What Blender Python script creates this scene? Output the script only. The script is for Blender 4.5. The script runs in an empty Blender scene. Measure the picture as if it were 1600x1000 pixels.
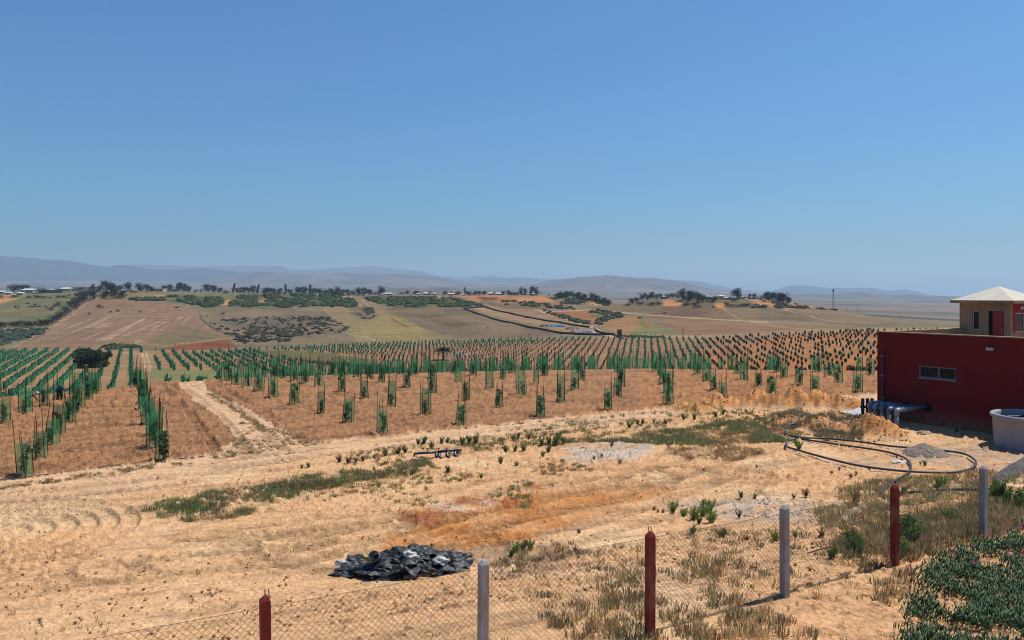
import bpy, math, random
import numpy as np
from mathutils import Vector

# ---------------------------------------------------------------- camera, sky, sun
S = bpy.context.scene
F = 1232.0; HZ = 460.0; H = 5.6          # focal length (px at 1600), horizon row, eye height
cam_d = bpy.data.cameras.new("camera"); cam = bpy.data.objects.new("camera", cam_d)
S.collection.objects.link(cam); S.camera = cam
cam.location = (0, 0, H); cam.rotation_euler = (math.radians(90), 0, 0)
cam_d.sensor_width = 36; cam_d.lens = 36 * F / 1600
cam_d.shift_y = -(500 - HZ) / 1600
cam_d.clip_start = 0.1; cam_d.clip_end = 60000
SUN_EL, SUN_X, SUN_Y = 64, 0.93, 0.36     # elevation; horizontal direction the sun stands in
w = bpy.data.worlds.new("World"); S.world = w; w.use_nodes = True
nt = w.node_tree; bg = nt.nodes["Background"]
sky = nt.nodes.new("ShaderNodeTexSky"); sky.sky_type = 'NISHITA'; sky.sun_disc = False
sky.sun_elevation = math.radians(SUN_EL); sky.sun_rotation = math.atan2(SUN_X, SUN_Y)
sky.air_density = 1.25; sky.dust_density = 1.2; sky.ozone_density = 2.2; sky.altitude = 100
tint = nt.nodes.new("ShaderNodeMix"); tint.data_type = 'RGBA'; tint.blend_type = 'MULTIPLY'; tint.inputs[0].default_value = 1
tint.inputs[7].default_value = (.33, .70, 1.05, 1); nt.links.new(sky.outputs[0], tint.inputs[6])   # the camera's deep blue
nt.links.new(tint.outputs[2], bg.inputs[0]); bg.inputs[1].default_value = 0.082
sl = bpy.data.lights.new("sun", 'SUN'); sl.energy = 5.0; sl.angle = math.radians(0.53); sl.color = (1, .95, .87)
so = bpy.data.objects.new("sun", sl); S.collection.objects.link(so); so.location = (0, 0, 60)
_e = math.radians(SUN_EL); _n = math.hypot(SUN_X, SUN_Y)
so.rotation_euler = Vector((SUN_X / _n * math.cos(_e), SUN_Y / _n * math.cos(_e), math.sin(_e))).to_track_quat('Z', 'Y').to_euler()
S.view_settings.view_transform = 'Standard'; S.view_settings.look = 'None'
S.view_settings.exposure = 0.35; S.view_settings.gamma = 1.0
S.cycles.use_denoising = True; S.cycles.max_bounces = 6; S.cycles.transparent_max_bounces = 24
S.cycles.volume_bounces = 0; S.cycles.pixel_filter_type = 'BLACKMAN_HARRIS'; S.cycles.filter_width = 1.05
HAZE = 1.2e-4
K = 2.10                                   # sunlit brightness of a white ground, used to turn picture colours into albedo

# ---------------------------------------------------------------- helpers
rng = np.random.default_rng(7); random.seed(7)
def lin(c):
    c = np.asarray(c, float) / 255.0
    return np.where(c <= .04045, c / 12.92, ((c + .055) / 1.055) ** 2.4)
def alb(*c): return np.clip(lin(c) / K, 0.004, .85)
def hashv(ix, iy, seed):
    h = (ix.astype(np.int64) * 374761393 + iy.astype(np.int64) * 668265263 + seed * 974634777) & 0xffffffff
    h = ((h ^ (h >> 13)) * 1274126177) & 0xffffffff
    h = h ^ (h >> 16)
    return (h & 0xffff) / 65535.0
def vnoise(x, y, seed=0):
    x0 = np.floor(x); y0 = np.floor(y); fx = x - x0; fy = y - y0
    fx = fx * fx * (3 - 2 * fx); fy = fy * fy * (3 - 2 * fy)
    a = hashv(x0, y0, seed); b = hashv(x0 + 1, y0, seed); c = hashv(x0, y0 + 1, seed); d = hashv(x0 + 1, y0 + 1, seed)
    return (a * (1 - fx) + b * fx) * (1 - fy) + (c * (1 - fx) + d * fx) * fy
def fbm(x, y, s, o=4, seed=0, gain=.5):
    t = 0; a = 1; n = 0
    for k in range(o):
        t = t + a * vnoise(x / s * 2 ** k + 17.3 * k, y / s * 2 ** k - 9.1 * k, seed + k); n += a; a *= gain
    return t / n
def sstep(a, b, x):
    t = np.clip((x - a) / (b - a), 0, 1); return t * t * (3 - 2 * t)
def inpoly(px, py, poly):
    r = np.zeros(px.shape, bool); n = len(poly)
    for i in range(n):
        x1, y1 = poly[i]; x2, y2 = poly[(i + 1) % n]
        if y1 == y2: continue
        c = ((y1 > py) != (y2 > py)) & (px < (x2 - x1) * (py - y1) / (y2 - y1) + x1)
        r ^= c
    return r
def polydist(px, py, line, ys=1.0):
    """distance to a polyline and position along it; ys stretches the vertical"""
    best = np.full(px.shape, 1e9); al = np.zeros(px.shape); acc = 0
    for (x1, y1), (x2, y2) in zip(line[:-1], line[1:]):
        dx, dy = x2 - x1, (y2 - y1) * ys; L2 = dx * dx + dy * dy + 1e-9
        t = np.clip(((px - x1) * dx + (py - y1) * ys * dy) / L2, 0, 1)
        dd = np.hypot(px - x1 - t * dx, (py - y1) * ys - t * dy)
        m = dd < best; best = np.where(m, dd, best); al = np.where(m, acc + t * math.sqrt(L2), al); acc += math.sqrt(L2)
    return best, al

# ---- materials
def mat(name, col, rough=.8, spec=.3, noise=0.0, nscale=8.0, bump=0.0, bscale=30.0, metal=0.0, alpha=1.0, attr=None, translucent=0.0, grime=None):
    m = bpy.data.materials.new(name); m.use_nodes = True; N = m.node_tree; b = N.nodes["Principled BSDF"]
    b.inputs["Roughness"].default_value = rough; b.inputs["Specular IOR Level"].default_value = spec
    b.inputs["Metallic"].default_value = metal
    tc = N.nodes.new("ShaderNodeTexCoord")
    src = None
    if attr:
        a = N.nodes.new("ShaderNodeAttribute"); a.attribute_name = attr; src = a.outputs["Color"]
    if noise > 0 or grime:
        n1 = N.nodes.new("ShaderNodeTexNoise"); n1.inputs["Scale"].default_value = nscale; n1.inputs["Detail"].default_value = 7
        N.links.new(tc.outputs["Object"], n1.inputs["Vector"])
        r = N.nodes.new("ShaderNodeMapRange"); r.inputs[1].default_value = .3; r.inputs[2].default_value = .7
        r.inputs[3].default_value = 1 - noise; r.inputs[4].default_value = 1 + noise
        N.links.new(n1.outputs["Fac"], r.inputs[0])
        mx = N.nodes.new("ShaderNodeMix"); mx.data_type = 'RGBA'; mx.blend_type = 'MULTIPLY'; mx.inputs[0].default_value = 1
        if src: N.links.new(src, mx.inputs[6])
        else: mx.inputs[6].default_value = (*col, 1)
        N.links.new(r.outputs[0], mx.inputs[7]); src = mx.outputs[2]
        if grime:
            n2 = N.nodes.new("ShaderNodeTexNoise"); n2.inputs["Scale"].default_value = grime[1]; n2.inputs["Detail"].default_value = 5
            mp = N.nodes.new("ShaderNodeMapping"); mp.inputs["Scale"].default_value = (1, 1, .35)
            N.links.new(tc.outputs["Object"], mp.inputs[0]); N.links.new(mp.outputs[0], n2.inputs["Vector"])
            r2 = N.nodes.new("ShaderNodeMapRange"); r2.inputs[1].default_value = .5; r2.inputs[2].default_value = .72
            r2.inputs[3].default_value = 0; r2.inputs[4].default_value = grime[2]
            N.links.new(n2.outputs["Fac"], r2.inputs[0])
            m2 = N.nodes.new("ShaderNodeMix"); m2.data_type = 'RGBA'; N.links.new(r2.outputs[0], m2.inputs[0])
            N.links.new(src, m2.inputs[6]); m2.inputs[7].default_value = (*grime[0], 1); src = m2.outputs[2]
    if src: N.links.new(src, b.inputs["Base Color"])
    else: b.inputs["Base Color"].default_value = (*col, 1)
    if bump > 0:
        n3 = N.nodes.new("ShaderNodeTexNoise"); n3.inputs["Scale"].default_value = bscale; n3.inputs["Detail"].default_value = 8
        N.links.new(tc.outputs["Object"], n3.inputs["Vector"])
        bp = N.nodes.new("ShaderNodeBump"); bp.inputs["Strength"].default_value = 1; bp.inputs["Distance"].default_value = bump
        N.links.new(n3.outputs["Fac"], bp.inputs["Height"]); N.links.new(bp.outputs[0], b.inputs["Normal"])
    if alpha < 1: b.inputs["Alpha"].default_value = alpha
    if translucent:
        tr = N.nodes.new("ShaderNodeBsdfTranslucent")
        if src: N.links.new(src, tr.inputs[0])
        else: tr.inputs[0].default_value = (*col, 1)
        ms = N.nodes.new("ShaderNodeMixShader"); ms.inputs[0].default_value = translucent
        out = N.nodes["Material Output"]
        N.links.new(b.outputs[0], ms.inputs[1]); N.links.new(tr.outputs[0], ms.inputs[2]); N.links.new(ms.outputs[0], out.inputs[0])
    return m

# ---- mesh building
class MB:
    def __init__(s): s.v = []; s.f = []; s.n = 0; s.c = []
    def add(s, v, f, c=None):
        v = np.asarray(v, float).reshape(-1, 3)
        s.v.append(v); s.f += [tuple(i + s.n for i in q) for q in f]; s.n += len(v)
        if c is not None: s.c.append(np.tile(np.asarray(c, float), (len(v), 1)))
        return s
    def box(s, x0, x1, y0, y1, z0, z1):
        return s.add([(x0,y0,z0),(x1,y0,z0),(x1,y1,z0),(x0,y1,z0),(x0,y0,z1),(x1,y0,z1),(x1,y1,z1),(x0,y1,z1)],
              [(0,3,2,1),(4,5,6,7),(0,1,5,4),(1,2,6,5),(2,3,7,6),(3,0,4,7)])
    def tube(s, pts, r, seg=8, caps=True):
        P = [Vector(p) for p in pts]; rr = r if hasattr(r, '__len__') else [r] * len(P)
        V = []; up = None
        for i, p in enumerate(P):
            d = (P[min(i + 1, len(P) - 1)] - P[max(i - 1, 0)]).normalized()
            if up is None: up = Vector((0, 0, 1)) if abs(d.z) < .9 else Vector((1, 0, 0))
            a = d.cross(up).normalized(); up = a.cross(d).normalized()
            for k in range(seg):
                t = 2 * math.pi * k / seg; V.append(p + (a * math.cos(t) + up * math.sin(t)) * rr[i])
        Fc = [(i * seg + k, i * seg + (k + 1) % seg, (i + 1) * seg + (k + 1) % seg, (i + 1) * seg + k) for i in range(len(P) - 1) for k in range(seg)]
        if caps: Fc += [tuple(range(seg))[::-1], tuple((len(P) - 1) * seg + k for k in range(seg))]
        return s.add([tuple(v) for v in V], Fc)
    def lathe(s, prof, seg=24, c=(0, 0, 0)):
        V = [(c[0] + r * math.cos(2 * math.pi * k / seg), c[1] + r * math.sin(2 * math.pi * k / seg), c[2] + z) for r, z in prof for k in range(seg)]
        return s.add(V, [(i * seg + k, i * seg + (k + 1) % seg, (i + 1) * seg + (k + 1) % seg, (i + 1) * seg + k) for i in range(len(prof) - 1) for k in range(seg)])
def raw_mesh(name, V, Fq, m, smooth=False, cols=None):
    """V (n,3) array, Fq (k,3|4) array or list"""
    me = bpy.data.meshes.new(name)
    if isinstance(Fq, np.ndarray):
        k = Fq.shape[1]; me.vertices.add(len(V)); me.vertices.foreach_set("co", np.ascontiguousarray(V, dtype=np.float32).ravel())
        me.loops.add(Fq.size); me.loops.foreach_set("vertex_index", Fq.astype(np.int32).ravel())
        me.polygons.add(len(Fq)); me.polygons.foreach_set("loop_start", np.arange(0, Fq.size, k, dtype=np.int32))
        me.update(calc_edges=True)
    else:
        me.from_pydata([tuple(v) for v in V], [], Fq); me.update()
    if cols is not None:
        a = me.color_attributes.new("col", 'FLOAT_COLOR', 'POINT')
        a.data.foreach_set("color", np.concatenate([cols, np.ones((len(cols), 1))], 1).astype(np.float32).ravel())
    if m: me.materials.append(m)
    if smooth: me.polygons.foreach_set("use_smooth", np.ones(len(me.polygons), bool))
    return me
def obj(name, me, parent=None, loc=None):
    if isinstance(me, tuple): me = raw_mesh(name, *me)
    o = bpy.data.objects.new(name, me); S.collection.objects.link(o)
    if parent: o.parent = parent
    if loc is not None: o.location = loc
    return o
def part(name, mb, m, parent=None, smooth=False, loc=None, label=None, mods=None):
    o = obj(name, raw_mesh(name, np.concatenate(mb.v), mb.f, m, smooth, np.concatenate(mb.c) if mb.c else None), parent, loc)
    if label: o["label"] = label
    return o
def tag(o, label, cat, group=None, kind=None):
    o["label"] = label; o["category"] = cat
    if group: o["group"] = group
    if kind: o["kind"] = kind
    return o
def thing(name, label, cat, loc=(0, 0, 0), rz=0, group=None, kind=None):
    o = bpy.data.objects.new(name, None); S.collection.objects.link(o); o.location = loc; o.rotation_euler = (0, 0, rz)
    o.empty_display_size = .2
    return tag(o, label, cat, group, kind)
def dup(root, loc, rz=0, sc=1.0, label=None, group=None):
    r = root.copy(); S.collection.objects.link(r); r.location = loc; r.rotation_euler = (0, 0, rz)
    r.scale = (sc,) * 3 if not hasattr(sc, '__len__') else sc
    if label: r["label"] = label
    if group: r["group"] = group
    for ch in root.children:
        c = ch.copy(); S.collection.objects.link(c); c.parent = r
        for g in ch.children:
            d = g.copy(); S.collection.objects.link(d); d.parent = c
    return r
ORD = "first second third fourth fifth sixth seventh eighth ninth tenth eleventh twelfth thirteenth fourteenth fifteenth sixteenth seventeenth eighteenth nineteenth twentieth".split()
def ordn(i):
    if i < 20: return ORD[i]
    tens = ['', '', 'twenty', 'thirty', 'forty', 'fifty', 'sixty'][(i + 1) // 10]
    return tens + '-' + ORD[(i + 1) % 10 - 1] if (i + 1) % 10 else tens.replace('ty', 'tieth')

# ---------------------------------------------------------------- terrain
# per picture column: crest of the near field, where the valley field shows again, its far edge, the slope beyond, the ridge
XS =      [-700, -400,    0,  200,  400,  600,  800,  900,  950,  985, 1030, 1100, 1200, 1240, 1300, 1370, 1500, 1600, 2300]
def tab(x, xs, ys): return np.interp(x, xs, ys)
def crest(x): return tab(x, [-400, 0, 160, 225, 330, 500, 700, 1000, 1340, 1600, 2300], [40, 42, 45.5, 49, 52, 54.5, 57, 60, 58, 58, 58])
def midst(x): return tab(x, [-400, 0, 200, 330, 500, 700, 1000, 1200, 1340, 1600, 2300], [120, 130, 141, 165, 195, 220, 235, 205, 180, 170, 165])
KN = {  # far edge of the valley field, slope, ridge
 -400: [(255,552),(300,548),(450,505),(600,472),(720,458)],
 0:    [(255,549),(300,545),(450,506),(600,472),(720,455)],
 200:  [(255,549),(300,544),(450,501),(600,467),(690,453.5)],
 400:  [(300,546),(350,540),(500,497),(620,470),(700,457.5)],
 600:  [(330,536),(380,531),(520,492),(630,470),(700,460)],
 800:  [(340,530),(390,525),(500,498),(600,474),(680,460)],
 900:  [(338,528),(390,521),(480,500),(560,479),(640,461)],
 950:  [(337,527.5),(385,521),(470,500),(560,484),(620,478)],
 985:  [(336,527),(385,521),(450,503),(530,482),(600,473)],
 1030: [(330,527),(380,521),(440,505),(520,484),(580,466)],
 1100: [(320,527),(375,520),(430,505),(500,482),(560,464)],
 1200: [(300,523),(370,518),(430,503),(500,482),(550,467)],
 1240: [(292,521.5),(350,517),(425,502),(500,485),(550,472)],
 1300: [(282,519),(340,515),(420,501),(500,490),(600,482.5)],
 1370: [(272,517),(320,512),(400,505),(500,499),(600,494)],
 1500: [(268,514),(310,511),(400,509),(500,507.5),(600,506)],
 1600: [(265,513),(310,511),(400,510.5),(500,510),(600,509.5)],
 2300: [(260,512),(310,510),(400,509),(500,508),(600,507)]}
PX_L = [0, 700, 950, 1300, 1600]
PLAIN = {0: [(1100,476),(2000,466),(4000,453),(6500,441),(9000,436)],
 700: [(1100,478),(2000,468),(4000,456),(6500,446),(9000,441)],
 950: [(1100,482),(1600,473),(3500,459),(6500,447),(9000,442)],
 1300: [(900,493),(1300,487),(2200,479),(4200,468),(9000,461)],
 1600: [(900,511),(1300,501),(2200,487),(4200,473),(9000,464)]}
TX = np.arange(-700, 2301, 10.0)
TD = np.concatenate([np.geomspace(2.0, 60, 120, endpoint=False), np.geomspace(60, 1000, 260, endpoint=False), np.geomspace(1000, 9500, 60)])
def bank(X, Y):
    s = (X - 1.75) * (-.469) + (Y - 10) * .883
    hb = np.clip(1.22 + .035 * X, .5, 1.9)
    return hb * (1 - sstep(.4, 7.5, s))
def nearz(X, Y): return bank(X, Y)
TZ = np.zeros((len(TX), len(TD)))
kx = sorted(KN)
for i, x in enumerate(TX):
    dc = crest(x); dm = midst(x); yc = HZ + H * F / dc
    xk = min(max(x, kx[0]), kx[-1]); j = max(0, min(len(kx) - 2, np.searchsorted(kx, xk, 'right') - 1))
    t = (xk - kx[j]) / (kx[j + 1] - kx[j])
    kk = [((1 - t) * a[0] + t * b[0], (1 - t) * a[1] + t * b[1]) for a, b in zip(KN[kx[j]], KN[kx[j + 1]])]
    dr, yr = kk[-1]; kk.append((dr + 120, yr + 9))
    xp = min(max(x, 0), 1600); j = max(0, min(len(PX_L) - 2, np.searchsorted(PX_L, xp, 'right') - 1)); t = (xp - PX_L[j]) / (PX_L[j + 1] - PX_L[j])
    kk += [((1 - t) * a[0] + t * b[0], (1 - t) * a[1] + t * b[1]) for a, b in zip(PLAIN[PX_L[j]], PLAIN[PX_L[j + 1]])]
    kk = [(dc, yc), (dm - 28, yc + 9), (dm, yc + 1.0)] + kk
    kd = np.array([a for a, _ in kk]); ky = np.array([b for _, b in kk])
    y = np.interp(-1 / TD, -1 / kd, ky)
    z = H - (y - HZ) / F * TD
    u = (x - 800) / F
    z = np.where(TD < dc, nearz(u * TD, TD), z)
    TZ[i] = z
# soften the knots (not the near field)
for _ in range(5):
    Z2 = TZ.copy(); Z2[:, 1:-1] = TZ[:, :-2] * .25 + TZ[:, 1:-1] * .5 + TZ[:, 2:] * .25
    Z3 = Z2.copy(); Z3[1:-1] = Z2[:-2] * .25 + Z2[1:-1] * .5 + Z2[2:] * .25
    wgt = sstep(38, 62, TD)[None]
    TZ = TZ * (1 - wgt) + Z3 * wgt
LD = np.log(TD)
def tablez(px, d):
    fx = np.clip((px - TX[0]) / 10, 0, len(TX) - 1.001); i = fx.astype(int); fx = fx - i
    fd = np.clip(np.interp(np.log(np.maximum(d, 2.0)), LD, np.arange(len(LD))), 0, len(LD) - 1.001); j = fd.astype(int); fd = fd - j
    return (TZ[i, j] * (1 - fd) + TZ[i, j + 1] * fd) * (1 - fx) + (TZ[i + 1, j] * (1 - fd) + TZ[i + 1, j + 1] * fd) * fx
MOUNDS = []   # X, Y, rx, ry, h
def basez(X, Y):
    X = np.asarray(X, float); Y = np.asarray(Y, float); Ym = np.maximum(Y, 2.0)
    z = tablez(800 + F * X / Ym, Ym)
    z = np.where(Y < 12, nearz(X, Y), z)
    hill = sstep(300, 420, Y) * (1 - sstep(800, 1500, Y))
    z = z + hill * (fbm(X, Y, 45, 3, 5) - .5) * 1.6
    return z
def zg(X, Y):
    z = basez(X, Y); add = 0
    for mx, my, rx, ry, h in MOUNDS:
        q = np.hypot((X - mx) / rx, (Y - my) / ry)
        add = np.maximum(add, h * (1 - sstep(0, 1, q)) ** .8)
    return z + add
def proj(X, Y, Z): return 800 + F * X / Y, HZ + F * (H - Z) / Y
_DD = np.concatenate([np.geomspace(4, 62, 500), np.geomspace(62.5, 1000, 900), np.geomspace(1003, 9000, 200)])
def P(px, py, dmin=4, dmax=9000, zf=None):
    """the ground point seen at a picture position (or the crest below it)"""
    d = _DD[(_DD >= dmin) & (_DD <= dmax)]; u = (px - 800) / F
    z = (zf or basez)(u * d, d); ray = H - (py - HZ) / F * d
    hit = np.nonzero(z >= ray)[0]
    if len(hit) == 0: k = int(np.argmin(HZ + F * (H - z) / d)) if dmax < 1000 else len(d) - 1
    else:
        k = hit[0]
        if k > 0:
            a = ray[k - 1] - z[k - 1]; b = z[k] - ray[k]; t = a / (a + b + 1e-9); dd = d[k - 1] + (d[k] - d[k - 1]) * t
            return float(u * dd), float(dd), float((zf or basez)(np.array(u * dd), np.array(dd)))
    return float(u * d[k]), float(d[k]), float(z[k])
for px, py, rx, ry, h in [(1085,642,1.6,1.0,.45),(1118,636,1.1,1.0,.7),(1150,634,1.1,1.1,.62),(1180,632,1.2,1.1,.85),(1210,636,1.2,1.1,.75),(1243,634,1.3,1.2,.95),(1276,634,1.2,1.1,.8),(1306,636,1.2,1.0,.8),(1330,638,.9,.9,.6),
                          (1235,662,1.3,1.1,.45),(1285,668,1.3,1.2,.5),(1362,676,1.35,1.2,.85),(1395,682,1.0,.9,.35),(1320,672,1.2,1.0,.4),
                          (640,738,1.6,.5,.12),(480,757,2.2,.5,.14),(300,792,2.0,.5,.14),(830,778,1.5,.5,.13),(700,808,1.6,.5,.12),(1300,775,.9,.5,.14),(1500,792,1.2,.6,.22),(1440,800,1.2,.7,.18)]:
    X, Y, _ = P(px, py); MOUNDS.append((X, Y, rx, ry, h))

def Pv(px, py, zf=zg, it=9):
    u = (px - 800) / F; dd = H * F / (py - HZ)
    for _ in range(it): dd = .35 * dd + .65 * (H - zf(u * dd, dd)) * F / (py - HZ)
    return np.stack([u * dd, dd, zf(u * dd, dd)], 1)
def Pfar(px, py, dmin, dmax):
    d = np.geomspace(dmin, dmax, 420)[None]; out = []
    for k in range(0, len(px), 2000):
        x = np.asarray(px[k:k + 2000])[:, None]; y = np.asarray(py[k:k + 2000])[:, None]; u = (x - 800) / F
        z = basez(u * d, d + 0 * u); ray = H - (y - HZ) / F * d; hit = z >= ray
        j = np.where(hit.any(1), hit.argmax(1), np.argmin(HZ + F * (H - z) / d, 1)); dd = d[0, j]
        out.append(np.stack([u[:, 0] * dd, dd, basez(u[:, 0] * dd, dd)], 1))
    return np.concatenate(out)
# ---------------------------------------------------------------- ground sheets
def outer(a, b, n, g): return a + (b - a) * (np.linspace(0, 1, n) ** g)
CP = np.concatenate([outer(-60, -4200, 60, 2.2)[::-1], np.arange(-58, 1660, 1.9), outer(1660, 5800, 60, 2.2)])
yy = np.arange(1330, 571, -1.55)
DN = H * F / (yy - HZ)
DN = np.concatenate([np.array([3.0, 3.5, 4.2, 5.0, 5.8, 6.6, 7.2]), DN[DN > 7.6]])
# more rows on the bank, where the ground stands nearer to the eye
extra = (DN[:-1] + DN[1:]) / 2; DN = np.sort(np.concatenate([DN, extra[extra < 15]])); DN = np.append(DN[DN < 61.5], 62.0)
DF = np.concatenate([np.geomspace(62, 118, 26), 1 / np.linspace(1 / 120, 1 / 345, 120), np.linspace(347, 700, 150), np.linspace(706, 1000, 24), np.geomspace(1030, 9300, 70)])
def gridfaces(nr, nc):
    i = np.arange(nr - 1)[:, None] * nc + np.arange(nc - 1)[None]
    return np.stack([i, i + 1, i + nc + 1, i + nc], -1).reshape(-1, 4)
def sheet(D):
    PX, DD = np.meshgrid(CP, D); X = (PX - 800) / F * DD; Y = DD
    return PX, X, Y

PAINT_NEAR, PAINT_FAR = [], []
def region(poly, col, amt=1.0, jit=3.0, soft=None): return (poly, alb(*col), amt, jit)

SAND = alb(228, 180, 132); TILL = alb(184, 134, 94); ROAD = alb(228, 184, 142)
TILL_L = [(-4300, 900), (-400, 790), (0, 752), (65, 745), (130, 735), (240, 722), (310, 714), (340, 704), (368, 690), (364, 675), (340, 650), (311, 630), (286, 612), (280, 604), (286, 560), (-4300, 560)]
TILL_R = [(320, 604), (341, 618), (360, 628), (405, 650), (442, 674), (484, 690), (560, 684), (600, 682), (720, 669), (845, 655), (950, 645), (1044, 638), (1140, 629), (1200, 624), (1340, 617), (1420, 612), (2000, 590), (5900, 560), (316, 560)]
ROADPOLY = [(-4300, 960), (-400, 840), (0, 800), (220, 765), (480, 712), (700, 690), (900, 668), (1040, 652), (1100, 640), (1400, 640), (1400, 600), (-4300, 600)]
ORANGE = [(590, 900), (610, 838), (640, 818), (700, 800), (760, 790), (810, 770), (880, 765), (980, 762), (1060, 762), (1060, 775), (960, 790), (905, 800), (898, 815), (845, 828), (838, 850), (700, 858), (640, 875)]
ORANGE2 = [(600, 822), (680, 800), (760, 775), (830, 755), (870, 762), (800, 785), (862, 780), (800, 800), (720, 812), (660, 826)]
GRAVELS = [([(885, 702), (905, 690), (960, 688), (1010, 690), (1028, 705), (1000, 716), (940, 722), (900, 716)], (204, 190, 175), .85),
 ([(1040, 790), (1120, 780), (1230, 778), (1330, 790), (1392, 796), (1380, 815), (1300, 822), (1220, 815), (1180, 822), (1110, 800)], (196, 178, 160), .7),
 ([(1380, 700), (1450, 694), (1540, 690), (1640, 700), (1640, 742), (1560, 730), (1500, 725), (1440, 722), (1390, 712)], (180, 158, 138), .7),
 ([(660, 790), (700, 783), (720, 787), (690, 800)], (215, 190, 170), .6), ([(735, 787), (770, 782), (772, 790), (745, 795)], (220, 200, 185), .7),
 ([(1290, 715), (1340, 712), (1400, 722), (1395, 738), (1330, 735)], (190, 165, 140), .5),
 ([(720, 858), (800, 850), (930, 856), (940, 880), (760, 900), (715, 885)], (150, 118, 95), .7)]
GRASSP = [[(205, 812), (212, 798), (228, 786), (300, 778), (330, 768), (400, 762), (470, 745), (540, 735), (600, 738), (640, 722), (668, 716), (676, 730), (640, 742), (560, 752), (470, 772), (420, 790), (380, 808), (300, 816), (235, 806)],
 [(865, 692), (920, 688), (960, 688), (1000, 676), (1080, 668), (1150, 658), (1240, 648), (1262, 660), (1245, 690), (1180, 692), (1130, 698), (1040, 695), (960, 690)],
 [(1040, 702), (1120, 696), (1200, 704), (1150, 720), (1060, 716)],
 [(1300, 765), (1370, 752), (1440, 745), (1540, 735), (1640, 750), (1640, 805), (1560, 800), (1480, 840), (1400, 862), (1330, 870), (1300, 855), (1360, 830), (1280, 830), (1270, 800), (1330, 790)],
 [(1255, 655), (1300, 645), (1350, 652), (1345, 690), (1280, 688)],
 [(1192, 672), (1200, 650), (1250, 638), (1265, 650), (1240, 672)]]

SMOOTH = [(-900, 1200), (-900, 790), (0, 760), (250, 728), (480, 700), (700, 684), (1000, 650), (1010, 660), (760, 698), (560, 716), (300, 762), (205, 815), (300, 835), (520, 842), (500, 1000), (300, 1400)]
# tyre tracks: picture polylines on the yard
TRACKS = [[(520, 862), (640, 834), (760, 800), (860, 780), (960, 764), (1060, 740)], [(560, 868), (700, 830), (860, 806), (960, 780), (1040, 752), (1120, 725), (1200, 708)],
          [(640, 880), (800, 846), (900, 815), (1000, 790), (1080, 770), (1150, 745)],
          [(470, 850), (600, 812), (700, 790), (800, 762), (900, 748), (1000, 745)],
          [(0, 770), (200, 752), (420, 722), (560, 704), (720, 688), (900, 664), (1050, 648)],
          [(0, 785), (220, 765), (430, 735), (600, 712), (760, 692), (940, 668)],
          [(436, 700), (400, 672), (350, 632), (318, 612), (296, 600)], [(392, 706), (372, 680), (338, 645), (300, 614), (285, 604)],
          [(300, 868), (420, 842), (560, 820)], [(200, 880), (360, 862), (520, 850), (700, 856)]]
def to_world(line): return [P(x, y)[:2] for x, y in line]
TRW = [to_world(t) for t in TRACKS]
ARC_C = P(-24, 836)[:2]

def softpoly(px, py, poly, w, k=5, seed=0):
    g = np.random.default_rng(seed); r = np.zeros(px.shape)
    for _ in range(k): r += inpoly(px + g.normal(0, w, px.shape), py + g.normal(0, w * .35, px.shape), poly)
    return r / k
def grain(m):
    N = m.node_tree; bs = N.nodes["Principled BSDF"]; src = bs.inputs["Base Color"].links[0].from_socket; tc = N.nodes["Texture Coordinate"]
    n = N.nodes.new("ShaderNodeTexNoise"); n.inputs["Scale"].default_value = 11; n.inputs["Detail"].default_value = 9; n.inputs["Roughness"].default_value = .72
    N.links.new(tc.outputs["Object"], n.inputs["Vector"]); r = N.nodes.new("ShaderNodeMapRange"); r.inputs[1].default_value = .36; r.inputs[2].default_value = .60; r.inputs[3].default_value = .70; r.inputs[4].default_value = 1.14
    N.links.new(n.outputs["Fac"], r.inputs[0]); mx = N.nodes.new("ShaderNodeMix"); mx.data_type = 'RGBA'; mx.blend_type = 'MULTIPLY'; mx.inputs[0].default_value = 1
    N.links.new(src, mx.inputs[6]); N.links.new(r.outputs[0], mx.inputs[7]); N.links.new(mx.outputs[2], bs.inputs["Base Color"])
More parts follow.
